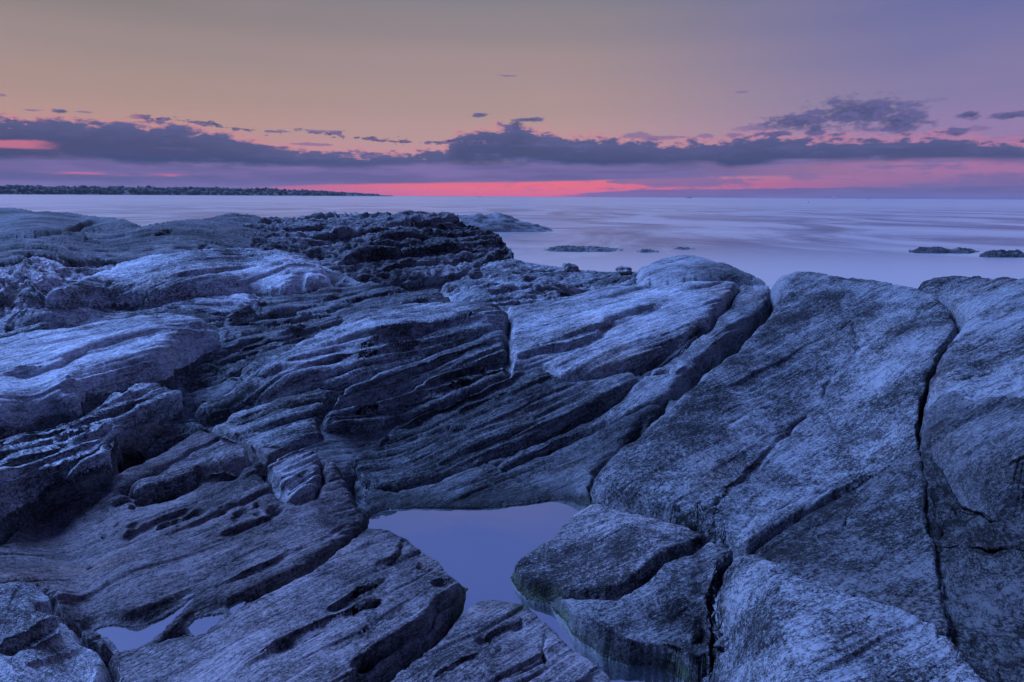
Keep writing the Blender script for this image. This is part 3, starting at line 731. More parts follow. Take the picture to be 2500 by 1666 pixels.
def fill(poly, mask=None):
    poly = np.asarray(poly, float)
    m = np.zeros((rH, rW), bool)
    i0 = max(0, int((poly[:, 1].min() - RV0) / RS) - 1); i1 = min(rH, int((poly[:, 1].max() - RV0) / RS) + 2)
    uc = RU0 + (np.arange(rW) + 0.5) * RS; vc = RV0 + (np.arange(i0, i1) + 0.5) * RS
    ins = np.zeros((i1 - i0, rW), bool)
    n = len(poly)
    for k in range(n):
        x1, y1 = poly[k]; x2, y2 = poly[(k + 1) % n]
        if y1 == y2:
            continue
        c = ((y1 > vc) != (y2 > vc))
        xs = (x2 - x1) * (vc - y1) / (y2 - y1) + x1
        ins[c] ^= uc[None, :] < xs[c, None]
    m[i0:i1] = ins
    return m


def edge_dist(lab, rmax=64.0, ky=1.35):
    """distance in px from each raster cell to the nearest cell of another label (vertical counts more)"""
    H, W = lab.shape
    INF = 1e6
    out = np.full((H, W), INF, np.float32)
    # horizontal distance to the nearest change per row
    ch = lab[:, 1:] != lab[:, :-1]
    idx = np.arange(W)
    left = np.full((H, W), -1e6, np.float32); right = np.full((H, W), 1e6, np.float32)
    left[:, 1:][ch] = np.broadcast_to(idx[1:], (H, W - 1))[ch]
    left = np.maximum.accumulate(left, 1)
    right[:, :-1][ch] = np.broadcast_to(idx[:-1], (H, W - 1))[ch]
    right = np.minimum.accumulate(right[:, ::-1], 1)[:, ::-1]
    hd = np.minimum(idx - left + 0.5, right - idx + 0.5) * RS
    R = int(rmax / RS / ky)
    for dy in range(-R, R + 1):
        a0, a1 = max(0, -dy), min(H, H - dy)
        src = lab[a0 + dy:a1 + dy]; dst = lab[a0:a1]
        d = np.where(src == dst, hd[a0 + dy:a1 + dy], 0.0)
        q = np.sqrt(d * d + (dy * RS * ky) ** 2)
        out[a0:a1] = np.minimum(out[a0:a1], q)
    return np.minimum(out, rmax)


rock('K3', 'rock_crag', 'big dark craggy headrock ending in a blunt nose above the water, upper centre', [(652, 540), (790, 524), (1000, 514), (1205, 570), (1246, 607), (1150, 655), (1075, 704), (900, 690), (780, 630), (640, 610)],
     st=2.0, ks=1.7, strike=(1, -0.10), tone=0.62, tint=0.25, pits=0.5, und=2.2)
LAB = np.zeros((rH, rW), np.int16)
for i, rk in enumerate(ROCKS):
    if rk['key'] == 'K3':
        continue
    LAB[fill(rk['poly'])] = i + 1
POOLM = np.zeros((rH, rW), bool)
for p, dpt in POOLS:
    m_ = fill(p); POOLM |= m_
LAB[POOLM] = 0
ED = edge_dist(LAB)
PUDM = np.zeros((rH, rW), bool)
for p in PUDDLES:
    PUDM |= fill(p)
PUDD = edge_dist(PUDM.astype(np.int16), 30.0)
POOLD = edge_dist(POOLM.astype(np.int16), 90.0)


def bil(arr, u, v):
    x = np.clip((u - RU0) / RS - 0.5, 0, rW - 1.001); y = np.clip((v - RV0) / RS - 0.5, 0, rH - 1.001)
    i = x.astype(np.int32); j = y.astype(np.int32); fx = (x - i).astype(np.float32); fy = (y - j).astype(np.float32)
    return (arr[j, i] * (1 - fx) + arr[j, i + 1] * fx) * (1 - fy) + (arr[j + 1, i] * (1 - fx) + arr[j + 1, i + 1] * fx) * fy


def near(arr, u, v):
    return arr[np.clip(((v - RV0) / RS).astype(np.int32), 0, rH - 1), np.clip(((u - RU0) / RS).astype(np.int32), 0, rW - 1)]


def line_dist(pts, u, v, box):
    """signed distance (positive below the line) and run 0..1 along a polyline, inside its box only"""
    pts = np.asarray(pts, float)
    sel = (u > pts[:, 0].min() - box) & (u < pts[:, 0].max() + box) & (v > pts[:, 1].min() - box) & (v < pts[:, 1].max() + box)
    uu, vv = u[sel], v[sel]
    best = np.full(uu.shape, 1e9); sg = np.ones(uu.shape); tt = np.zeros(uu.shape)
    seg = np.hypot(*(pts[1:] - pts[:-1]).T); cum = np.concatenate([[0], np.cumsum(seg)])
    for k in range(len(pts) - 1):
        a, b = pts[k], pts[k + 1]
        d = b - a
        t = np.clip(((uu - a[0]) * d[0] + (vv - a[1]) * d[1]) / (d @ d), 0, 1)
        du = uu - a[0] - t * d[0]; dv = vv - a[1] - t * d[1]
        q = du * du + dv * dv
        c = d[0] * dv - d[1] * du
        m = q < best
        best[m] = q[m]; sg[m] = np.sign(c[m]); tt[m] = ((cum[k] + t * seg[k]) / cum[-1])[m]
    return sel, np.sqrt(best), sg, tt


NPAR = {k: np.array([0.0] + [r[k] for r in ROCKS], np.float32) for k in ('lift', 'R', 'rho', 'st', 'ks', 'pits', 'tone', 'tint', 'patch', 'und')}
for k, v in dict(R=0.05, rho=20, st=0.6, ks=0.8, tone=0.5, patch=0.3, und=1.0).items():
    NPAR[k][0] = v
LIFTU = {}
for _i, _r in enumerate(ROCKS):
    if _r['key'] in LIFT_ALONG:
        LIFTU[_i + 1] = LIFT_ALONG[_r['key']]


def warp(u, v):
    return u + 8 * fbm(u / 55, v / 35, octs=3, seed=5), v + 2.2 * fbm(u / 90, v / 40, octs=2, seed=9) + 0.35 * fbm(u / 30, v / 12, octs=2, seed=10)


def features(u, v, Z):
    """height of the shelf at picture position u, v, given the broad shape's height Z (m)"""
    wu, wv = warp(u, v)
    lab = near(LAB, wu, wv)
    ed = bil(ED, wu, wv)
    rho = NPAR['rho'][lab]
    q = 1 - np.clip(ed / rho, 0, 1)
    lift = NPAR['lift'][lab]
    for L, (ua, la, ub, lb) in LIFTU.items():
        m = lab == L
        lift[m] = np.interp(u[m], [ua, ub], [la, lb])
    seam = NPAR['R'][lab] * (1 + 0.6 * pn(u / 90, v / 60, seed=22)) * np.exp(-(ed / 5.0) ** 2)
    h = lift * (1 - q * q) - seam
    h = np.where(lab == 0, -0.03, h).astype(np.float32)
    for pts, d, La, Lb in LEDGES:
        if d <= 0:
            continue
        sel, ds, sg, t = line_dist(pts, wu, wv, max(La, Lb) * 2.2)
        tp = sstep(np.minimum(t, 1 - t), 0, 0.16) * (0.75 + 0.5 * pn(wu[sel] / 70, wv[sel] / 70, seed=31))
        w = 5.0 + 60.0 * max(0.0, d - 0.05)
        s = ds * sg
        prof = np.where(s < 0, 0.45 * np.exp(s / La), np.where(s < w, 0.45 - 1.05 * sstep(s, 0, w), -0.60 * np.exp(-(s - w) / Lb)))
        prof = prof - 0.25 * np.exp(-((s - w - 1) / 4.0) ** 2)
        h[sel] += (d * tp * prof).astype(np.float32)
    for pts, d, w in CRACKS:
        sel, ds, sg, t = line_dist(pts, wu, wv, w * 3.5)
        tp = sstep(np.minimum(t, 1 - t), -0.02, 0.12) * (0.8 + 0.6 * pn(wu[sel] / 50, wv[sel] / 50, seed=41))
        h[sel] -= (d * tp * np.exp(-(ds / w) ** 2)).astype(np.float32)
    for pu, pv, a, b, d in PITS:
        if d <= 0:
            continue
        sel = (np.abs(wu - pu) < 2 * a) & (np.abs(wv - pv) < 2 * a)
        ru = (wu[sel] - pu); rv = (wv[sel] - pv) + 0.3 * ru
        rr = (ru / a) ** 2 + (rv / b) ** 2
        h[sel] -= (d * np.clip(1.25 * np.exp(-rr ** 2), 0, 1)).astype(np.float32)
    Z = Z + h
    # water hollows and their banks
    pm = near(POOLM, wu, wv); pd = bil(POOLD, wu, wv)
    lo = POOL_Z + 0.004
    Zb = np.maximum(Z, POOL_Z + 0.004 + 0.022 * sstep(pd, 0, 16) - 0.3 * sstep(pd, 28, 40))
    Zb = lo + (Zb - lo) * sstep(pd, -1, 10)
    Z = np.where(pm, np.minimum(Z, POOL_Z - 0.008 - 0.16 * sstep(pd, 0, 45)), np.where(pd < 40, Zb, Z))
    um = near(PUDM, wu, wv); ud = bil(PUDD, wu, wv)
    w = 1 - sstep(ud, 10, 29)
    rim = PUD_Z + 0.004 + 0.010 * ud / 29
    Z = np.where(um, PUD_Z - 0.004 - 0.025 * sstep(ud, 0, 12), Z * (1 - w) + rim * w)
    return Z.astype(np.float32)


def sheet(INVF, u0, u1, du, sky_pts, vbot, nrow, nback, zback, feat, wide=(0, 0)):
    """grid of the shelf: columns across the view, rows resampled evenly along each profile, then a hidden back slope"""
    us = np.arange(u0, u1, du)
    # beyond the picture's sides the shelf goes on in wider steps
    if wide[0]: us = np.concatenate([np.sort(u0 - np.geomspace(4, wide[0], 90)), us])
    if wide[1]: us = np.concatenate([us, u1 + np.geomspace(4, wide[1], 90)])
    sp = np.array(sky_pts, float)
    vs = np.interp(us, sp[:, 0], sp[:, 1])
    nd = 1000
    t = np.linspace(0, 1, nd)
    U = np.repeat(us[:, None], nd, 1); V = vbot + (vs[:, None] - vbot) * t[None]
    # inverse depth on a coarse lattice, then smooth lookup
    gu = np.linspace(max(u0 - 5, -200), u1 + 5, 260); gv = np.linspace(470, vbot + 5, 260)
    G = INVF(*np.meshgrid(gu, gv)).astype(np.float32)
    x = np.clip((U - gu[0]) / (gu[1] - gu[0]), 0, 258.99); y = np.clip((V - gv[0]) / (gv[1] - gv[0]), 0, 258.99)
    i = x.astype(int); j = y.astype(int); fx = x - i; fy = y - j
    W = (G[j, i] * (1 - fx) + G[j, i + 1] * fx) * (1 - fy) + (G[j + 1, i] * (1 - fx) + G[j + 1, i + 1] * fx) * fy
    W = np.maximum(W, 0.055)
    P = (ray(U, V) / W[..., None]).astype(np.float32)
    if feat is not None:
        P[..., 2] = feat(U, V, P[..., 2])
    # even rows along the profile, measured as seen from the eye
    d = np.linalg.norm(P[:, 1:] - P[:, :-1], axis=-1) / np.linalg.norm(P[:, 1:], axis=-1)
    # more rows on steep faces; smooth the density so that rows of neighbouring columns stay aligned
    md = np.median(d)
    d = np.minimum(d, 60 * md)
    d = d * (1 + 1.6 * sstep(d / md, 3, 9))
    # (smoothed along the run of the beds, which climb to the right in the view)
    acc = np.zeros_like(d); wsum = 0.0
    for k in range(-16, 17):
        w = 1 - abs(k) / 17.0
        sh = int(round(0.44 * du * k / ((vbot - 640.0) / nd)))
        src = np.clip(np.arange(len(us)) + k, 0, len(us) - 1)
        rows = np.clip(np.arange(nd - 1) + sh, 0, nd - 2)
        acc += w * d[src][:, rows]; wsum += w
    d = acc / wsum
    for _ in range(2):
        cs = np.cumsum(np.concatenate([np.repeat(d[:, :1], 4, 1), d, np.repeat(d[:, -1:], 4, 1)], 1), 1)
        d = ((cs[:, 7:] - cs[:, :-7]) / 7)[:, :nd - 1]
    cs = np.cumsum(np.concatenate([np.repeat(d[:1], 6, 0), d, np.repeat(d[-1:], 6, 0)]), 0)
    d = ((cs[11:] - cs[:-11]) / 11)[:len(us)]
    d = d + 0.25 * md
    cum = np.concatenate([np.zeros((len(us), 1)), np.cumsum(d, 1)], 1)
    nr = nrow
    Q = np.empty((len(us), nr, 3), np.float32); QV = np.empty((len(us), nr), np.float32)
    for c in range(len(us)):
        s = np.linspace(0, cum[c, -1], nr)
        for k in range(3):
            Q[c, :, k] = np.interp(s, cum[c], P[c, :, k])
        QV[c] = np.interp(s, cum[c], V[c])
    QU = np.repeat(us[:, None], nr, 1).astype(np.float32)
    # back slope: rounds over and goes down into the water
    th = np.linspace(0, math.pi / 2, nback + 1)[1:]
    last = Q[:, -1]
    hd = last[:, :2] / np.linalg.norm(last[:, :2], axis=1)[:, None]
    drop = (last[:, 2] - zback)
    B = np.empty((len(us), nback, 3), np.float32)
    for k, a in enumerate(th):
        B[:, k, :2] = last[:, :2] + hd * (2.6 * math.sin(a))
        B[:, k, 2] = last[:, 2] + (last[:, 2] / np.linalg.norm(last[:, :2], axis=1)) * 2.6 * math.sin(a) - drop * (1 - math.cos(a)) * 0.9 - 0.04
    Q = np.concatenate([Q, B], 1)
    QU = np.concatenate([QU, np.repeat(QU[:, -1:], nback, 1)], 1); QV = np.concatenate([QV, np.repeat(QV[:, -1:], nback, 1)], 1)
    return Q, QU, QV


def grid_normals(Q):
    a = np.gradient(Q, axis=0); b = np.gradient(Q, axis=1)
    n = np.cross(a, b)
    n /= np.maximum(np.linalg.norm(n, axis=-1), 1e-9)[..., None]
    n[n[..., 2] < 0] *= 1
    return n


def worley_pits(A, C, dens, seed):
    """small hollows scattered in cells of the (A, C) plane; returns 0..1 depth"""
    out = np.zeros_like(A)
    ai = np.floor(A); ci = np.floor(C)
    for da in (-1, 0, 1):
        for dc in (-1, 0, 1):
            i = (ai + da).astype(np.int32); j = (ci + dc).astype(np.int32)
            hsh = _hash(i, j, i * 0, seed)
            jx = (hsh & np.uint32(255)) / 255.0; jy = ((hsh >> np.uint32(8)) & np.uint32(255)) / 255.0; rr = ((hsh >> np.uint32(16)) & np.uint32(255)) / 255.0
            dx = A - (ai + da + 0.2 + 0.6 * jx); dy = C - (ci + dc + 0.2 + 0.6 * jy)
            r = 0.12 + 0.30 * rr
            q = np.exp(-((dx * dx + dy * dy) / (r * r)) ** 2)
            out = np.maximum(out, np.where(rr < dens, q * (0.4 + rr), 0))
    return out


def bed_coords(P, lab, frames):
    """coordinates along, across and through the beds of each rock (world position P)"""
    fa = frames['a'][lab]; fc = frames['c'][lab]; fn = frames['n'][lab]
    off = frames['off'][lab]; ks = NPAR['ks'][lab]
    A = ((P * fa).sum(-1) + off) / ks; C = ((P * fc).sum(-1) + off * 1.7) / ks; N = (P * fn).sum(-1) / ks
    C = C + 0.032 * pn(P[..., 0] * 0.8, P[..., 1] * 0.8, P[..., 2] * 0.8, 51) + 0.010 * pn(A * 2.3, C * 2.3, N * 2.3, 52)
    return A, C, N


def detail(Q, lab, frames, edge):
    """layering, plates, cracks, hollows and grain along the surface normal; returns the shift"""
    P = Q + np.array([0, 0, CAMZ], np.float32)
    A, C, N = bed_coords(P, lab, frames)
    ks = NPAR['ks'][lab]; st = NPAR['st'][lab]
    low = fbm(P[..., 0] * 1.3, P[..., 1] * 1.3, P[..., 2] * 1.3, 3, 60)
    rough = sstep(pn(P[..., 0] * 1.3, P[..., 1] * 1.3, P[..., 2] * 1.3, 69), -0.4, 0.4)      # calmer and rougher areas

    def layers(k, fa_, seed, edge):
        """beds of rock: each bed stands out by its own amount, with hard steps between beds"""
        g = C * k + 0.32 * pn(A * fa_ * 2.1, C * k * 0.13, N * 2, seed)
        i = np.floor(g); f = g - i
        a0 = pn(A * fa_, i * 5.37 + 0.5, N * 0.8, seed + 1); a1 = pn(A * fa_, (i + 1) * 5.37 + 0.5, N * 0.8, seed + 1)
        w = sstep(f, 1 - edge, 1.0)
        gap = np.exp(-((f - (1 - edge * 0.5)) / (edge * 0.7)) ** 2) * sstep(pn(A * fa_ * 1.7, i * 3.1 + 0.5, N, seed + 2), -0.15, 0.35)
        return a0 * (1 - w) + a1 * w + (f - 0.5) * 0.35, gap
    b1, g1 = layers(7.0, 0.75, 61, 0.10)
    b2, g2 = layers(19.0, 1.1, 71, 0.16)
    b3, g3 = layers(47.0, 2.0, 81, 0.25)
    g = fbm(P[..., 0] * 10, P[..., 1] * 10, P[..., 2] * 10, 4, 68, 0.62)
    D = st * ks * (0.036 * b1 - 0.024 * g1 + (0.5 + 0.9 * rough) * (0.018 * b2 - 0.014 * g2) + (0.4 + rough) * (0.0060 * b3 - 0.005 * g3))
    D = D * (0.10 + 0.90 * edge)
    D = D + (1 + (NPAR['und'][lab] - 1) * edge) * 0.018 * low + 0.0030 * g * (0.6 + 0.8 * rough)
    und = NPAR['und'][lab]
    big = und > 1.4
    if big.any():
        x, y, z = (P[big] * 5.0).T
        D[big] += edge[big] * 0.045 * (und[big] - 1.0) * np.abs(fbm(x, y, z, 3, 70, 0.55)) * -1
    pt = NPAR['pits'][lab]
    m = pt > 0
    if m.any():
        D[m] -= edge[m] * 0.035 * ks[m] * worley_pits(A[m] * 6.0, C[m] * 13.0, 0.9, 5) * pt[m] * sstep(pn(A[m] * .9, C[m] * 2.5, N[m], 71), -0.25, 0.35)
    return D.astype(np.float32)


def rock_material():
    m, t, b, o = new_mat('sea_rock')
    at = t.node('ShaderNodeAttribute', attribute_name='lay'); lay = at.outputs['Vector']
    pa = t.node('ShaderNodeAttribute', attribute_name='par')
    sp = t.node('ShaderNodeSeparateColor'); t.l.new(pa.outputs['Color'], sp.inputs[0])
    tone, tint, patch = sp.outputs[0], sp.outputs[1], sp.outputs[2]
    wet = pa.outputs['Alpha']
    alg = t.node('ShaderNodeAttribute', attribute_name='alga').outputs['Fac']
    pos = t.node('ShaderNodeTexCoord').outputs['Object']
    nb = t.noise(t.mapping(lay, (1.1, 2.0, 1.5)), 1.0, 5, 0.6)
    nm = t.noise(t.mapping(lay, (17, 24, 20)), 1.0, 5, 0.7, 0.2)
    ng = t.noise(t.mapping(lay, (58, 78, 66)), 1.0, 4, 0.75)
    nf = t.noise(t.mapping(lay, (150, 200, 170)), 1.0, 2, 0.7)
    s1 = t.noise(t.mapping(lay, (5, 95, 50)), 1.0, 5, 0.7, 0.3)
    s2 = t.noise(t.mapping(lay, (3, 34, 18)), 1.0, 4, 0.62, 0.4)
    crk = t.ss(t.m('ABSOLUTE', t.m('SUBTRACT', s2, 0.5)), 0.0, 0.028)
    sub = lambda x: t.m('SUBTRACT', x, 0.5)
    f = t.m('ADD', 0.5, t.m('MULTIPLY', sub(nb), t.m('MULTIPLY_ADD', patch, 1.7, 0.6)))
    nl = t.noise(t.mapping(lay, (3.4, 5.2, 4.4), (2, 5, 8)), 1.0, 5, 0.65, 0.4)
    f = t.m('ADD', f, t.m('MULTIPLY', sub(nl), t.m('MULTIPLY_ADD', patch, 1.3, 0.2)))
    f = t.m('ADD', f, t.m('MULTIPLY', sub(nm), t.m('MULTIPLY_ADD', patch, 0.7, 0.4)))
    f = t.m('ADD', f, t.m('MULTIPLY', sub(ng), t.m('MULTIPLY_ADD', patch, 1.7, 0.6)))
    f = t.m('ADD', f, t.m('MULTIPLY', sub(nf), t.m('MULTIPLY_ADD', patch, 1.0, 0.5)))
    dry = t.m('SUBTRACT', 1.1, patch)
    f = t.m('ADD', f, t.m('MULTIPLY', sub(s1), t.m('MULTIPLY', dry, 0.55)))
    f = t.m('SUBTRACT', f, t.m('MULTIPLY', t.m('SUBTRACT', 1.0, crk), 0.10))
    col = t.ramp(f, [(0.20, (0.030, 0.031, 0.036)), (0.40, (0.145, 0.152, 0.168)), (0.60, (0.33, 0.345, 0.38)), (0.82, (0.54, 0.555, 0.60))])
    # rusty and pale mineral staining in places
    nr = t.noise(t.mapping(lay, (1.7, 3.0, 2.2), (7, 3, 1)), 1.0, 5, 0.65)
    col = t.mix(t.m('MULTIPLY', t.ss(nr, 0.52, 0.72), 0.40), col, t.mix(1.0, col, (1.25, 0.92, 0.72, 1), 'MULTIPLY'))
    col = t.mix(t.m('MULTIPLY', t.ss(nr, 0.46, 0.30), 0.35), col, t.mix(1.0, col, (1.12, 1.16, 1.20, 1), 'MULTIPLY'))
    col = t.mix(t.m('MULTIPLY', tint, 0.8), col, t.mix(1.0, col, (1.35, 0.98, 0.94, 1), 'MULTIPLY'))
    tn = t.node('ShaderNodeVectorMath', operation='SCALE'); t.l.new(col, tn.inputs[0]); t.put(tn.inputs['Scale'], tone)
    col = tn.outputs[0]
    col = t.mix(t.m('MULTIPLY', wet, 0.75), col, t.mix(1.0, col, (0.28, 0.30, 0.30, 1), 'MULTIPLY'))
    an = t.noise(pos, 38.0, 4, 0.6)
    acol = t.mix(an, (0.02, 0.045, 0.012, 1), (0.13, 0.19, 0.05, 1))
    col = t.mix(t.m('MULTIPLY', alg, t.m('MULTIPLY', t.ss(an, 0.35, 0.65), 0.75)), col, acol)
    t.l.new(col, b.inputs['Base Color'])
    t.put(b.inputs['Roughness'], t.m('SUBTRACT', 0.80, t.m('MULTIPLY', wet, 0.25)))
    b.inputs['Specular IOR Level'].default_value = 0.25
    # fine relief: hair cracks and ribs along the beds, then grain
    h = t.m('ADD', t.m('MULTIPLY', s1, t.m('MULTIPLY_ADD', dry, 1.7, 0.2)), t.m('MULTIPLY', ng, 0.55))
    h = t.m('ADD', h, t.m('MULTIPLY', crk, 0.7))
    h = t.m('ADD', h, t.m('MULTIPLY', nf, 0.22))
    bp = t.node('ShaderNodeBump'); bp.inputs['Strength'].default_value = 0.7; bp.inputs['Distance'].default_value = 0.015
    t.l.new(h, bp.inputs['Height']); t.l.new(bp.outputs[0], b.inputs['Normal'])
    return m


ROCKMAT = rock_material()
CAMV = np.array([0, 0, CAMZ], np.float32)


def make_frames():
    fa = np.zeros((len(ROCKS) + 1, 3), np.float32); fc = fa.copy(); fn = fa.copy(); off = np.zeros(len(ROCKS) + 1, np.float32)
    rng = np.random.default_rng(11)
    for i in range(len(ROCKS) + 1):
        if i == 0:
            c = np.array([1000., 1100.]); sd = (1, -0.4); inv = INV
        else:
            r = ROCKS[i - 1]
            pl = r['poly'].copy(); pl[:, 0] = np.clip(pl[:, 0], 0, 2500); pl[:, 1] = np.clip(pl[:, 1], 0, 1666)
            c = pl.mean(0); sd = r['strike']; inv = INV2 if r['key'] == 'K3' else INV
        p0 = ray(c[0], c[1]) / inv(c[0], c[1])
        q = c + 30 * np.array(sd) / np.hypot(*sd)
        p1 = ray(q[0], q[1]) / inv(q[0], q[1])
        a = p1 - p0; a /= np.linalg.norm(a)
        z = np.array([0, 0, 1.0]); z = z - (z @ a) * a; z /= np.linalg.norm(z)
        p = np.cross(z, a)
        if p[1] < 0: p = -p
        ph = math.radians(50)
        fa[i] = a; fc[i] = p * math.sin(ph) + z * math.cos(ph); fn[i] = p * math.cos(ph) - z * math.sin(ph)
        off[i] = rng.uniform(0, 40)
    return dict(a=fa, c=fc, n=fn, off=off)


FRAMES = make_frames()
ALGA = [(1120, 1440, 60), (1080, 1390, 40), (1255, 1412, 60), (1300, 1372, 30), (1300, 1490, 60), (1400, 1590, 70), (1480, 1650, 70), (1700, 1630, 70), (1740, 1560, 50), (1440, 1225, 26), (1120, 1480, 40), (1380, 1480, 50)]


def emit_rocks(Q, QU, QV, LABG, keep0):
    """split the grid into one mesh per rock, each with its own sides going down"""
    nc, nr = QU.shape
    Qn = grid_normals(Q)
    if Qn[..., 2].mean() < 0:
        Qn = -Qn
    edge = sstep(bil(ED, *warp(QU, QV)), 1, 13) if keep0 else np.ones(LABG.shape, np.float32)
    D = detail(Q, LABG, FRAMES, edge)
    # keep the waterline calm
    calm = np.minimum(sstep(bil(POOLD, QU, QV), 2, 26), sstep(bil(PUDD, QU, QV), 1, 14))
    D = D * (0.12 + 0.88 * calm)
    Q = Q + Qn * D[..., None]
    par = np.stack([NPAR['tone'][LABG], NPAR['tint'][LABG], NPAR['patch'][LABG], np.zeros(LABG.shape, np.float32)], -1)
    pd = bil(POOLD, QU, QV); pin = near(POOLM, QU, QV)
    nz = 0.02 * pn(Q[..., 0] * 7, Q[..., 1] * 7, Q[..., 2] * 7, 81)
    close = np.where(pin, 1.0, sstep(pd, 70, 30))
    par[..., 3] = close * sstep(Q[..., 2], POOL_Z + 0.075 + nz, POOL_Z + 0.02 + nz)
    alg = np.zeros(LABG.shape, np.float32)
    for au, av, ar in ALGA:
        alg = np.maximum(alg, np.exp(-((QU - au) ** 2 + (QV - av) ** 2) / ar ** 2).astype(np.float32))
    alg *= sstep(Q[..., 2], POOL_Z + 0.085 + 2 * nz, POOL_Z + 0.015 + nz)
    W = Q + CAMV
    W = W.reshape(-1, 3)
    idx = np.arange(nc * nr).reshape(nc, nr)
    quads = np.stack([idx[:-1, :-1], idx[1:, :-1], idx[1:, 1:], idx[:-1, 1:]], -1).reshape(-1, 4)
    fl = np.sort(LABG.reshape(-1)[quads], 1)
    flab = np.where(fl[:, 1] == fl[:, 2], fl[:, 1], fl[:, 3])
    par = par.reshape(-1, 4); alg = alg.reshape(-1)
    made = {}
    for L in sorted(np.unique(flab), reverse=True):
        f = quads[flab == L]
        if L > 0 and len(f) < 300:
            flab[flab == L] = 0
            continue
        uq, inv_ = np.unique(f, return_inverse=True)
        f = inv_.reshape(-1, 4)
        if L > 0:
            # one rock, one piece: loose slivers go to the bedrock
            comp = np.arange(len(uq))
            for _ in range(200):
                old = comp.copy()
                mn = comp[f].min(1)
                for k in range(4):
                    np.minimum.at(comp, f[:, k], mn)
                comp = comp[comp]; comp = comp[comp]
                if (old == comp).all():
                    break
            ids, cnt = np.unique(comp, return_counts=True)
            if len(ids) > 1:
                good = comp[f[:, 0]] == ids[cnt.argmax()]
                fi = np.where(flab == L)[0]
                flab[fi[~good]] = 0
                f = quads[flab == L]
                uq, inv_ = np.unique(f, return_inverse=True)
                f = inv_.reshape(-1, 4)
        v = W[uq]
        # boundary edges -> sides
        e = np.concatenate([f[:, [0, 1]], f[:, [1, 2]], f[:, [2, 3]], f[:, [3, 0]]])
        key = np.sort(e, 1); kk = key[:, 0].astype(np.int64) * len(v) + key[:, 1]
        _, first, cnt = np.unique(kk, return_index=True, return_counts=True)
        be = e[first[cnt == 1]]
        bv, binv = np.unique(be, return_inverse=True)
        binv = binv.reshape(-1, 2)
        cen = v.mean(0)
        low = v[bv].copy()
        hd = low[:, :2] / np.maximum(np.linalg.norm(low[:, :2], axis=1), 0.1)[:, None]
        low[:, :2] += hd * 0.16            # sides slope in under the rock
        low[:, 2] -= 0.30
        nf = np.stack([be[:, 1], be[:, 0], len(v) + binv[:, 0], len(v) + binv[:, 1]], 1)
        vv = np.concatenate([v, low]); ff = np.concatenate([f, nf])
        src = np.concatenate([uq, uq[bv]])
        org = np.array([cen[0], cen[1], v[:, 2].min()])
        if L == 0:
            ob = mesh_obj('bedrock', vv, ff, ROCKMAT, origin=org); tag(ob, kind='structure')
        else:
            r = ROCKS[L - 1]
            ob = mesh_obj(r['name'], vv, ff, ROCKMAT, origin=org)
            tag(ob, r['label'], r['cat'], r['group'])
            made[r['key']] = ob
        me = ob.data
        lay = np.stack(bed_coords(vv, np.full(len(vv), L), FRAMES), -1).astype(np.float32)
        par[uq, :3] = [NPAR['tone'][L], NPAR['tint'][L], NPAR['patch'][L]]
        a = me.attributes.new('lay', 'FLOAT_VECTOR', 'POINT'); a.data.foreach_set('vector', lay.ravel())
        a = me.attributes.new('par', 'FLOAT_COLOR', 'POINT'); a.data.foreach_set('color', par[src].ravel().astype(np.float32))
        a = me.attributes.new('alga', 'FLOAT', 'POINT'); a.data.foreach_set('value', alg[src])
    return made


SKY1 = [(-320, 657), (0, 640), (80, 618), (130, 626), (160, 642), (300, 637), (360, 632), (440, 622), (520, 610), (616, 610), (668, 618),
        (715, 621), (772, 627), (785, 642), (835, 662), (900, 690), (1000, 706), (1075, 703), (1120, 682), (1150, 657), (1190, 634), (1250, 628), (1290, 636), (1330, 642), (1370, 648), (1420, 652), (1480, 657), (1555, 657),
        (1600, 638), (1650, 627), (1690, 625), (1730, 631), (1760, 642), (1800, 657), (1862, 682), (1884, 692), (1898, 676), (1940, 663), (2000, 665), (2070, 677), (2140, 685), (2200, 693), (2234, 698), (2250, 684), (2270, 676), (2330, 677),
        (2400, 677), (2450, 682), (2500, 690), (2820, 700)]
SKY3 = [(-320, 498), (0, 503), (40, 505), (90, 512), (160, 514), (210, 522), (300, 530), (335, 544), (360, 543), (450, 533), (520, 523), (575, 516), (620, 520), (648, 530), (662, 556)]
KEY = {r['key']: i + 1 for i, r in enumerate(ROCKS)}
DU = 2.6


def labels_of(QU, QV, nb, only=None, other=0):
    wu, wv = warp(QU, QV)
    LG = near(LAB, wu, wv).astype(np.int32)
    if only:
        LG = np.where(np.isin(LG, only), LG, other)
    # the back slope belongs to the rock whose crest it is
    probe = LG.shape[1] - nb - 7
    for c in range(LG.shape[0]):
        col = LG[c]
        top = col[probe]
        if top == 0:
            ok = np.where(col[:probe] > 0)[0]
            if len(ok): top = col[ok[-1]]
        col[probe:] = top
    return LG


# the two outcrops at the far left, standing behind the bright slabs
def far_left_features(u, v, Z):
    z = features(u, v, Z)
    lab = near(LAB, u, v)
    return np.where((lab == KEY['K1']) | (lab == KEY['K2']), z, Z - 0.10).astype(np.float32)


Q, QU, QV = sheet(INV, -160, 662, DU, SKY3, 720, 150, 22, -4.5, far_left_features, (1500, 0))
MADE = emit_rocks(Q, QU, QV, labels_of(QU, QV, 22, [KEY['K1'], KEY['K2']], KEY['K2']), False)
Q, QU, QV = sheet(INV, -160, 2660, DU, SKY1, 1990, 880, 22, -4.5, features, (1500, 1500))
LG = labels_of(QU, QV, 22)
LG[(LG == KEY['K1']) | (LG == KEY['K2'])] = KEY['K6']
MADE.update(emit_rocks(Q, QU, QV, LG, True))
print('rocks', time.time() - T0)

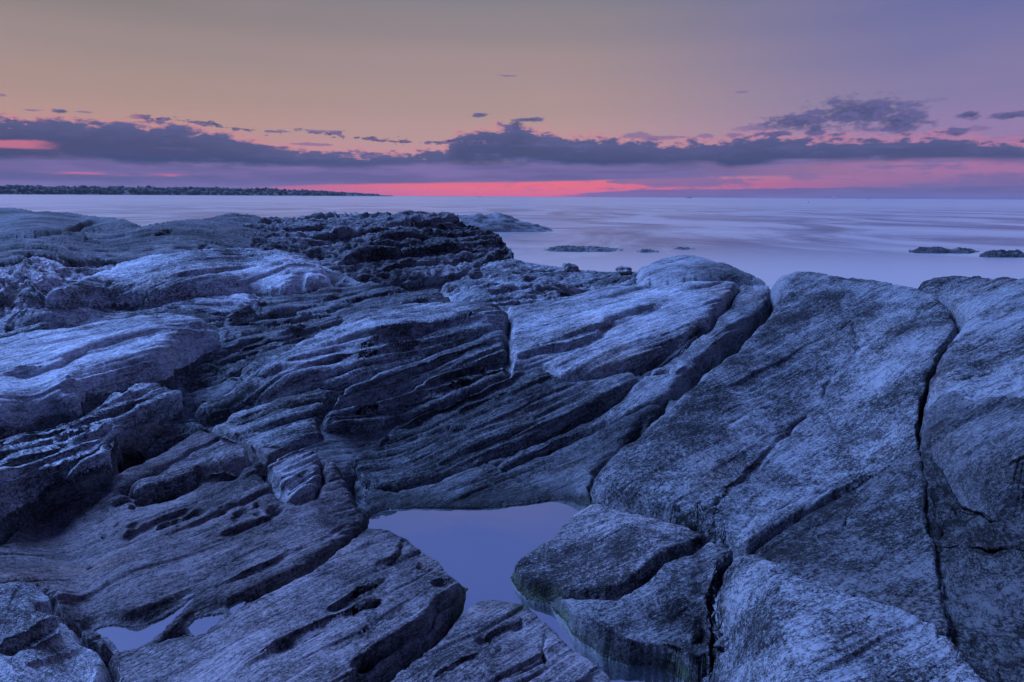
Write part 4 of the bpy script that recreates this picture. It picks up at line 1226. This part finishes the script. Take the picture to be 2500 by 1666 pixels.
CRAG_L = KEY['K3']
SKY2 = [(540, 575), (600, 556), (652, 540), (700, 531), (790, 522), (880, 516), (940, 512), (1000, 512), (1060, 517), (1120, 532), (1170, 549), (1205, 567), (1235, 587), (1246, 603), (1250, 630), (1254, 700)]
CR_LED = [([(700, 590), (800, 575), (900, 570), (1000, 560), (1100, 565), (1190, 580)], .10, 24, 16), ([(820, 640), (900, 620), (1000, 610), (1100, 600), (1200, 615)], .14, 20, 14),
          ([(900, 665), (1000, 645), (1100, 640), (1180, 635)], .12, 18, 12), ([(960, 545), (1020, 540), (1080, 545), (1140, 560)], .12, 16, 14), ([(680, 560), (780, 548), (880, 545)], .07, 18, 14), ([(1090, 700), (1140, 665), (1190, 638), (1246, 612)], .2, 18, 12)]


def crag_features(u, v, Z):
    wu = u + 8 * fbm(u / 45, v / 30, octs=3, seed=105); wv = v + 5 * fbm(u / 45, v / 30, octs=3, seed=109)
    h = np.zeros(u.shape, np.float32)
    for pts, d, La, Lb in CR_LED:
        sel, ds, sg, t = line_dist(pts, wu, wv, max(La, Lb) * 2.2)
        tp = sstep(np.minimum(t, 1 - t), 0, 0.16) * (0.75 + 0.5 * pn(wu[sel] / 70, wv[sel] / 70, seed=31))
        s = ds * sg
        prof = np.where(s < 0, 0.45 * np.exp(s / La), np.where(s < 4, 0.45 - 1.05 * sstep(s, 0, 4), -0.60 * np.exp(-(s - 4) / Lb)))
        h[sel] += (d * tp * prof).astype(np.float32)
    return Z + h


Q, QU, QV = sheet(INV2, 540, 1254, 2.2, SKY2, 790, 170, 18, -4.5, crag_features)
MADE.update(emit_rocks(Q, QU, QV, np.full(QU.shape, CRAG_L, np.int32), False))

# the shelf under and behind the viewer, lower than everything in view
def build_ground():
    xs = np.linspace(-9, 9, 120); ys = np.linspace(-7, 2.6, 70)
    X, Y = np.meshgrid(xs, ys, indexing='ij')
    Zg = CAMZ - 1.98 + 0.10 * fbm(X * 0.9, Y * 0.9, None, 4, 7) + 0.03 * fbm(X * 4, Y * 4, None, 3, 8)
    V = np.stack([X, Y, Zg], -1).reshape(-1, 3)
    idx = np.arange(V.shape[0]).reshape(X.shape)
    fq = np.stack([idx[:-1, :-1], idx[1:, :-1], idx[1:, 1:], idx[:-1, 1:]], -1).reshape(-1, 4)
    ob = mesh_obj('bedrock', V, fq, ROCKMAT); tag(ob, kind='structure')
    me = ob.data
    a = me.attributes.new('lay', 'FLOAT_VECTOR', 'POINT'); a.data.foreach_set('vector', V.astype(np.float32).ravel())
    a = me.attributes.new('par', 'FLOAT_COLOR', 'POINT'); a.data.foreach_set('color', np.tile(np.array([0.6, 0.2, 0.4, 0.0], np.float32), len(V)))
    a = me.attributes.new('alga', 'FLOAT', 'POINT'); a.data.foreach_set('value', np.zeros(len(V), np.float32))


build_ground()

# ------------------------------------------------------------------ still water in the hollows
def water_material(name, deep, g):
    m = bpy.data.materials.new(name); m.use_nodes = True
    t = NT(m.node_tree); t.n.clear()
    pos = t.node('ShaderNodeTexCoord').outputs['Object']
    n = t.noise(pos, 2.2, 3, 0.5)
    df = t.node('ShaderNodeBsdfPrincipled')
    t.l.new(t.mix(n, tuple(x * 0.8 for x in deep) + (1,), tuple(x * 1.2 for x in deep) + (1,)), df.inputs['Base Color'])
    df.inputs['Roughness'].default_value = 0.35
    gl = t.node('ShaderNodeBsdfGlossy'); gl.inputs['Roughness'].default_value = 0.03; gl.inputs['Color'].default_value = (0.92, 0.95, 1, 1)
    bp = t.node('ShaderNodeBump'); bp.inputs['Strength'].default_value = 0.05; bp.inputs['Distance'].default_value = 0.02
    t.l.new(t.noise(pos, 5.0, 2), bp.inputs['Height']); t.l.new(bp.outputs[0], gl.inputs['Normal'])
    mx = t.node('ShaderNodeMixShader'); mx.inputs[0].default_value = g
    o = t.node('ShaderNodeOutputMaterial')
    t.l.new(df.outputs[0], mx.inputs[1]); t.l.new(gl.outputs[0], mx.inputs[2]); t.l.new(mx.outputs[0], o.inputs[0])
    return m


def pool_obj(name, poly, z, mat, kind='structure'):
    p = at_z(np.array([q[0] for q in poly], float), np.array([q[1] for q in poly], float), z)
    c = p.mean(0)
    o = mesh_obj(name, p - c, [tuple(range(len(p)))][:1], mat, smooth=False)
    o.location = tuple(c)
    tag(o, kind=kind)
    return o


WM = water_material('pool_water', (0.03, 0.04, 0.055), 0.72)
pool_obj('tide_pool_water', [(780, 1200), (1000, 1180), (1250, 1170), (1470, 1190), (1520, 1260), (1480, 1400), (1560, 1500), (1680, 1560), (1780, 1640), (1780, 1990), (700, 1990), (880, 1640), (1000, 1500), (960, 1400), (840, 1320)], POOL_Z, WM)
pool_obj('rain_puddle_water', [(190, 1540), (300, 1500), (500, 1440), (600, 1470), (560, 1530), (470, 1570), (300, 1620), (250, 1600)], PUD_Z, WM)
print('done', time.time() - T0)

# ------------------------------------------------------------------ loose stones on the shelf
def ico(sub=2):
    t = (1 + 5 ** 0.5) / 2
    v = [(-1, t, 0), (1, t, 0), (-1, -t, 0), (1, -t, 0), (0, -1, t), (0, 1, t), (0, -1, -t), (0, 1, -t), (t, 0, -1), (t, 0, 1), (-t, 0, -1), (-t, 0, 1)]
    f = [(0, 11, 5), (0, 5, 1), (0, 1, 7), (0, 7, 10), (0, 10, 11), (1, 5, 9), (5, 11, 4), (11, 10, 2), (10, 7, 6), (7, 1, 8), (3, 9, 4), (3, 4, 2), (3, 2, 6), (3, 6, 8), (3, 8, 9), (4, 9, 5), (2, 4, 11), (6, 2, 10), (8, 6, 7), (9, 8, 1)]
    v = [np.array(p) / np.linalg.norm(p) for p in v]
    for _ in range(sub):
        cache = {}; nf = []

        def mid(a, b):
            k = (min(a, b), max(a, b))
            if k not in cache:
                m = v[a] + v[b]; v.append(m / np.linalg.norm(m)); cache[k] = len(v) - 1
            return cache[k]
        for a, b, c in f:
            ab, bc, ca = mid(a, b), mid(b, c), mid(c, a)
            nf += [(a, ab, ca), (b, bc, ab), (c, ca, bc), (ab, bc, ca)]
        f = nf
    return np.array(v, np.float32), np.array(f)


ICO4 = ico(5); ICO1 = ico(1)


def rock_attrs(ob, lay, tone, tint, patch, wet):
    me = ob.data; n = len(me.vertices)
    a = me.attributes.new('lay', 'FLOAT_VECTOR', 'POINT'); a.data.foreach_set('vector', np.asarray(lay, np.float32).ravel())
    par = np.zeros((n, 4), np.float32); par[:, 0] = tone; par[:, 1] = tint; par[:, 2] = patch; par[:, 3] = wet
    a = me.attributes.new('par', 'FLOAT_COLOR', 'POINT'); a.data.foreach_set('color', par.ravel())
    a = me.attributes.new('alga', 'FLOAT', 'POINT'); a.data.foreach_set('value', np.zeros(n, np.float32))


def ray_hit(u, v):
    """point of the built shelf seen at the pixel"""
    d = Vector(ray(float(u), float(v))).normalized()
    dg = bpy.context.evaluated_depsgraph_get()
    ok, loc, nrm, *_ = sc.ray_cast(dg, Vector((0, 0, CAMZ)), d)
    return np.array(loc) if ok and loc[2] > 0.3 else None


def stone(name, label, u, v, wpx, hpx, dpt, rotz=0.0, tilt=0.0, tone=0.9, seed=0, block=0.0, cat='stone', tint=0.2):
    bpy.context.view_layer.update()
    p = ray_hit(u, v)
    if p is None:
        p = ray(u, v) / INV(u, v) + CAMV
    dist = np.linalg.norm(p - CAMV)
    sx, sz = wpx / F * dist / 2, hpx / F * dist / 2
    V = ICO4[0].copy()
    if block > 0:                                   # flatten towards broken faces
        mx = np.abs(V).max(1, keepdims=True)
        V = V * (1 - block) + block * V / mx * 0.8
    x, y, z = (V * 1.3 + seed * 7.1).T
    k = 1 + 0.28 * fbm(x, y, z, 3, seed, 0.55)
    x, y, z = (V * 4.0 + seed * 3.3).T
    k = k - 0.10 * np.abs(fbm(x, y * 2.5, z, 3, seed + 9, 0.6)) + 0.03 * fbm(x * 4, y * 4, z * 4, 3, seed + 5)
    V = V * k[:, None] * np.array([sx, dpt / 2, sz])
    c, s_ = math.cos(tilt), math.sin(tilt)
    V = np.stack([V[:, 0] * c + V[:, 2] * s_, V[:, 1], -V[:, 0] * s_ + V[:, 2] * c], 1)
    c, s_ = math.cos(rotz), math.sin(rotz)
    V = np.stack([V[:, 0] * c - V[:, 1] * s_, V[:, 0] * s_ + V[:, 1] * c, V[:, 2]], 1)
    V[:, 2] -= V[:, 2].min()
    ob = mesh_obj(name, V, ICO4[1][:, ::-1].copy(), ROCKMAT)
    ob.location = (p[0], p[1], p[2] - sz * 0.75)
    rock_attrs(ob, V * np.array([1, 1, 1.6]), tone, tint, 0.5, 0.0)
    tag(ob, label, cat)
    return ob


stone('boulder', 'knobbly boulder perched on the low rim of rock against the water', 1391, 663, 40, 28, 0.22, tone=1.1, seed=3, block=0.25, cat='rock')
stone('boulder', 'small flattened boulder on the rim just left of the rounded hump', 1523, 663, 38, 18, 0.24, tone=1.1, seed=5, block=0.25, cat='rock')
stone('stone', 'pale elongated stone lying in the hollow of the rough centre shelf', 1388, 718, 80, 24, 0.22, rotz=0.15, tilt=0.30, tone=1.1, seed=8, block=0.4, tint=0.5)
stone('flat_stone', 'leaning flat stone with a pale upper edge in the left gully', 590, 790, 84, 40, 0.10, rotz=-0.25, tilt=-0.42, tone=1.0, seed=12, block=0.7)
stone('stone', 'knobbly stone at the foot of the dark crag, beside the rough shelf', 1160, 676, 34, 28, 0.16, tone=1.0, seed=15)
stone('stone', 'white quartz pebble on the purplish slab in the left foreground', 218, 1388, 11, 7, 0.02, tone=2.0, seed=18)


# ------------------------------------------------------------------ rocks standing in the sea
def sea_rock(name, label, prof, vwater, depth, tone=0.5, seed=0, n=110, m=56, group=None, rough=0.30):
    """prof: crest points (u, v) from left to right; vwater: row of the waterline in front"""
    pr = np.array(prof, float)
    uu = np.linspace(pr[0, 0], pr[-1, 0], n)
    front = at_z(uu, np.full(n, float(vwater)) + (uu - uu.mean()) * 0.006, -CAMZ)
    hdir = front[:, :2] / np.linalg.norm(front[:, :2], axis=1)[:, None]
    s = np.linspace(-0.25, 1.25, m)
    vt = np.interp(uu, pr[:, 0], pr[:, 1])
    G = np.empty((n, m, 3), np.float32)
    for j, t in enumerate(s):
        G[:, j, :2] = front[:, :2] + hdir * (depth * t)
    d_crest = np.linalg.norm(front[:, :2] + hdir * depth * 0.45, axis=1)
    d0 = ray(uu, vt); zc = CAMZ + d0[:, 2] / np.linalg.norm(d0[:, :2], axis=1) * d_crest
    zc = np.maximum(zc, 0.02)
    sh = np.clip(1 - np.abs((s - 0.45) / 0.52) ** 2.2, -1.2, 1)
    H = zc[:, None] * np.where(sh > 0, np.maximum(sh, 0) ** 0.7, sh * 1.0)
    x, y = G[..., 0], G[..., 1]
    sc_ = max(zc.max(), 0.25)
    H = H + sc_ * rough * fbm(x / sc_ / 1.3, y / sc_ / 1.3, None, 5, seed, 0.6) * (0.4 + np.clip(sh, 0, 1))
    lv = H / sc_ * 5 + 0.4 * pn(x / sc_, y / sc_, None, seed + 3)
    H = H + sc_ * 0.05 * (sstep(lv - np.floor(lv), 0.55, 0.9) - (lv - np.floor(lv)))
    G[..., 2] = H - 0.05
    idx = np.arange(n * m).reshape(n, m)
    fq = np.stack([idx[:-1, :-1], idx[1:, :-1], idx[1:, 1:], idx[:-1, 1:]], -1).reshape(-1, 4)
    V = G.reshape(-1, 3)
    org = np.array([V[:, 0].mean(), V[:, 1].mean(), 0.0])
    ob = mesh_obj(name, V, fq, ROCKMAT, origin=org)
    wet = sstep(V[:, 2], 0.55 * sc_ + 0.4, 0.1) * 0.9
    rock_attrs(ob, (V - org) * np.array([0.5, 0.5, 1.2]), tone, 0.1, 0.4, wet * 0.15)
    tag(ob, label, 'rock', group)
    return ob


sea_rock('sea_rock', 'flat-topped wave-washed rock just beyond the nose of the crag', [(1060, 540), (1110, 526), (1150, 522), (1190, 519), (1222, 518), (1240, 526), (1258, 538), (1285, 544), (1310, 548), (1330, 555), (1350, 563)], 566, 9.0, tone=0.7, seed=21, rough=0.10)
SR = 'low rocks awash in the milky surf'
sea_rock('sea_rock', 'longest faint low rock awash in milky surf, beyond the centre rim', [(1328, 614), (1345, 605), (1375, 601), (1420, 603), (1470, 604), (1500, 609), (1520, 614)], 615, 4.0, tone=0.45, seed=31, group=SR)
sea_rock('sea_rock', 'tiny rock barely showing in the surf left of the rounded hump', [(1555, 616), (1572, 609), (1590, 610), (1608, 616)], 617, 2.0, tone=0.45, seed=33, group=SR)
sea_rock('sea_rock', 'thin sliver of rock in the surf just above the rounded hump', [(1645, 609), (1662, 604), (1680, 605), (1696, 609)], 610, 2.0, tone=0.45, seed=35, group=SR)
sea_rock('sea_rock', 'long double-humped dark rock in the sea at far right', [(2218, 617), (2240, 607), (2262, 604), (2300, 605), (2318, 610), (2335, 606), (2362, 608), (2390, 618)], 619, 4.0, tone=0.32, seed=37, group=SR)
sea_rock('sea_rock', 'shorter dark rock in the sea against the right edge of the picture', [(2390, 623), (2412, 613), (2440, 611), (2462, 614), (2480, 612), (2497, 620), (2512, 628)], 629, 3.6, tone=0.32, seed=39, group=SR)

# ------------------------------------------------------------------ the headland across the water
def build_headland():
    tops = [(-260, 452), (0, 454), (60, 455), (100, 456), (220, 457), (330, 458), (420, 458), (520, 459), (600, 461), (640, 460), (700, 464), (800, 468), (860, 470), (905, 474), (955, 476.5)]
    tp = np.array(tops, float)
    n = 260
    uu = np.linspace(-260, 958, n)
    dist = np.interp(uu, [-260, 958], [2400, 3100])
    d = ray(uu, np.full(n, 470.0)); hd = d[:, :2] / np.linalg.norm(d[:, :2], axis=1)[:, None]
    tv = np.interp(uu, tp[:, 0], tp[:, 1])
    dt = ray(uu, tv); el = dt[:, 2] / np.linalg.norm(dt[:, :2], axis=1)
    top = CAMZ + el * dist
    ms = simple_mat('headland_scrub', (0.05, 0.06, 0.05), 0.95)
    V = []; prof = [(-40, -1.0), (0, 1.5), (30, 4.0), (70, 0.62), (250, 0.72), (500, 0.4), (700, -1.0)]
    rng = np.random.default_rng(5)
    for i in range(n):
        for k, (s, h) in enumerate(prof):
            z = h if k in (0, 1, 2, 6) else max(top[i], 3.0) * h
            if k == 2: z = min(z, max(top[i], 1.5))
            p = hd[i] * (dist[i] + s)
            V.append((p[0], p[1], z))
    m = len(prof)
    idx = np.arange(n * m).reshape(n, m)
    fq = np.stack([idx[:-1, :-1], idx[1:, :-1], idx[1:, 1:], idx[:-1, 1:]], -1).reshape(-1, 4)
    ob = mesh_obj('headland', V, fq, ms); tag(ob, kind='structure')
    # the wood on it: crowns packed together, one far-off mass
    m2, t, b, o = new_mat('far_trees')
    pos = t.node('ShaderNodeTexCoord').outputs['Object']
    c = t.mix(t.ss(t.noise(pos, 0.05, 3), 0.35, 0.65), (0.04, 0.05, 0.04, 1), (0.08, 0.09, 0.065, 1))
    t.l.new(c, b.inputs['Base Color']); b.inputs['Roughness'].default_value = 0.95
    vs, fs = [], []; nv = 0
    N = 2600
    for k in range(N):
        u = rng.uniform(-260, 925)
        i = int((u + 260) / (958 + 260) * (n - 1))
        tz = max(top[i], 2.5)
        s = rng.uniform(8, 320)
        frac = rng.uniform(0.75, 1.06) if s > 70 else rng.uniform(0.12, 0.8)
        r = rng.uniform(4.0, 9.0) * (0.45 + 0.55 * min(1, tz / 26))
        zc = tz * frac - r * 0.9 + rng.normal(0, 0.9) + 1.8 * math.sin(u * 0.031) * math.sin(u * 0.0117 + 1)
        if rng.random() < 0.05: zc += r * 0.5
        dd = ray(u, 470.0); h = dd[:2] / np.hypot(*dd[:2])
        p = h * (dist[i] + s)
        bl = ICO1[0] * (1 + 0.25 * rng.normal(size=(len(ICO1[0]), 1))) * np.array([r * rng.uniform(0.8, 1.5), r, r * rng.uniform(0.8, 1.3)])
        vs.append(bl + np.array([p[0], p[1], max(zc, 0.5)])); fs.append(ICO1[1] + nv); nv += len(ICO1[0])
    ob = mesh_obj('far_woodland', np.concatenate(vs), np.concatenate(fs), m2, smooth=False)
    tag(ob, 'dark wooded shore along the far headland at left', 'woodland', kind='stuff')
    return dist


build_headland()


def box(a, b):
    x0, y0, z0 = a; x1, y1, z1 = b
    v = [(x0, y0, z0), (x1, y0, z0), (x1, y1, z0), (x0, y1, z0), (x0, y0, z1), (x1, y0, z1), (x1, y1, z1), (x0, y1, z1)]
    return v, [(0, 3, 2, 1), (4, 5, 6, 7), (0, 1, 5, 4), (1, 2, 6, 5), (2, 3, 7, 6), (3, 0, 4, 7)]


def cyl(r0, r1, z0, z1, n=10, x=0, y=0):
    v = [(x + r * math.cos(2 * math.pi * k / n), y + r * math.sin(2 * math.pi * k / n), z) for r, z in ((r0, z0), (r1, z1)) for k in range(n)]
    return v, [tuple(range(n - 1, -1, -1)), tuple(range(n, 2 * n))] + [(k, (k + 1) % n, n + (k + 1) % n, n + k) for k in range(n)]


def on_sea(u, dist):
    d = ray(float(u), 480.0); h = d[:2] / np.hypot(*d[:2])
    return (h[0] * dist, h[1] * dist, 0.0)


HULL = simple_mat('boat_hull', (0.05, 0.06, 0.09), 0.5); WHITE = simple_mat('boat_white', (0.55, 0.55, 0.58), 0.5)
STEEL = simple_mat('buoy_steel', (0.09, 0.09, 0.11), 0.6); RUSTY = simple_mat('buoy_red', (0.20, 0.05, 0.05), 0.6)
LAMP = simple_mat('marker_lamp', (0.5, 0.1, 0.1), 0.4, (1.0, 0.25, 0.30), 6.0)
HOUSE = simple_mat('house_paint', (0.75, 0.75, 0.78), 0.7); ROOF = simple_mat('house_roof', (0.10, 0.10, 0.11), 0.8)


def boat(label, u, dist, L, masts, flip=1):
    r = empty('fishing_boat', on_sea(u, dist)); r.rotation_euler.z = -0.1
    W = L * 0.13; st = np.linspace(-L / 2, L / 2, 14)
    V = []
    for x in st:
        t = (x * flip + L / 2) / L
        w = W * min(1, (1 - t) * 2.6) ** 0.6 + 0.05; sheer = L * 0.05 + L * 0.06 * t ** 2
        V += [(x, -w * 0.5, -0.4), (x, -w, sheer), (x, w, sheer), (x, w * 0.5, -0.4)]
    f = []
    for i in range(13):
        for k in range(4):
            f.append((i * 4 + k, i * 4 + (k + 1) % 4, (i + 1) * 4 + (k + 1) % 4, (i + 1) * 4 + k))
    f += [(0, 3, 2, 1), (52, 53, 54, 55)]
    mesh_obj('hull', V, f, HULL, r, smooth=False)
    x0 = flip * L * 0.12
    v, f = box((x0 - L * .11, -W * .6, L * .04), (x0 + L * .11, W * .6, L * .16)); cb = mesh_obj('wheelhouse', v, f, HULL, r, smooth=False)
    v, f = box((x0 - L * .09, -W * .62, L * .11), (x0 + L * .09, -W * .605, L * .14)); mesh_obj('window_band', v, f, WHITE, cb, smooth=False)
    for mx, mh in masts:
        v, f = cyl(L * .012, L * .006, L * .06, L * mh, 8, mx * L); mesh_obj('mast', v, f, HULL, r, smooth=False)
    v, f = box((-L * .35, -0.12, L * .22), (0.05 * L, 0.12, L * .235)); mesh_obj('boom', v, f, HULL, r, smooth=False)
    tag(r, label, 'boat')


boat('fishing boat with rigging on the horizon right of centre', 1683, 3600, 31, [(0.05, .40), (0.16, .46), (-0.25, .30)])
boat('tiny low boat on the horizon above the crag', 1171, 3900, 16, [(0.1, .3)])


def marker(name, label, u, dist, h, lit=False, wide=1.0, grp=None):
    r = empty(name, on_sea(u, dist))
    v, f = cyl(h * .20 * wide, h * .20 * wide, -0.5, h * .18, 14); mesh_obj('float', v, f, RUSTY if lit else STEEL, r, smooth=False)
    for k in range(4):
        a = k * math.pi / 2 + 0.4
        v, f = cyl(h * .022, h * .022, 0, 1, 6)
        v = np.array(v); b0 = np.array([math.cos(a), math.sin(a)]) * h * .15; b1 = b0 * 0.35
        v[:, :2] += b0 + (b1 - b0) * v[:, 2:3]; v[:, 2] = h * (.18 + .58 * v[:, 2])
        mesh_obj('leg', v, f, STEEL, r, smooth=False)
    v, f = cyl(h * .10, h * .12, h * .55, h * .76, 10); mesh_obj('daymark', v, f, RUSTY if lit else STEEL, r, smooth=False)
    v, f = cyl(h * .06, h * .04, h * .765, h * .95, 10); mesh_obj('lantern', v, f, LAMP if lit else STEEL, r, smooth=False)
    tag(r, label, 'buoy', grp)


BG = 'channel buoys on the horizon'
marker('channel_buoy', 'channel buoy with a lit red lamp on the right horizon', 2036, 2600, 9.0, True, grp=BG)
marker('channel_buoy', 'dark unlit channel buoy right of the red-lit one', 2122, 2700, 9.0, grp=BG)
marker('channel_buoy', 'slender dark channel buoy on the horizon left of the fishing boat', 1452, 3000, 9.0, wide=0.7, grp=BG)
marker('mooring_buoy', 'small squat float on the water nearer than the channel buoys', 1975, 620, 1.3, wide=2.2)

hs = empty('shore_house', np.array(on_sea(622, 2660)) + np.array([0, 0, 0.6]))
v, f = box((-3, -2.5, -1), (3, 2.5, 4.2)); mesh_obj('wall', v, f, HOUSE, hs, smooth=False)
mesh_obj('roof', [(-3.4, -3, 4.2), (3.4, -3, 4.2), (3.4, 3, 4.2), (-3.4, 3, 4.2), (-3.4, 0, 6.4), (3.4, 0, 6.4)], [(0, 1, 5, 4), (2, 3, 4, 5), (0, 4, 3), (1, 2, 5), (0, 3, 2, 1)], ROOF, hs, smooth=False)
tag(hs, 'tiny white house at the waterline of the wooded headland', 'house')
print('all', time.time() - T0)


# ------------------------------------------------------------------ the air over the water
def build_haze():
    m = bpy.data.materials.new('sea_haze'); m.use_nodes = True
    t = NT(m.node_tree); t.n.clear()
    v = t.node('ShaderNodeVolumePrincipled'); v.inputs['Color'].default_value = (0.80, 0.78, 0.90, 1)
    v.inputs['Density'].default_value = 0.000045; v.inputs['Anisotropy'].default_value = 0.0
    o = t.node('ShaderNodeOutputMaterial'); t.l.new(v.outputs[0], o.inputs['Volume'])
    vv, ff = box((-13200, -120, -3), (13200, 9300, 60))
    ob = mesh_obj('haze', vv, ff, m, smooth=False); tag(ob, kind='stuff')


build_haze()
sc.cycles.volume_bounces = 0
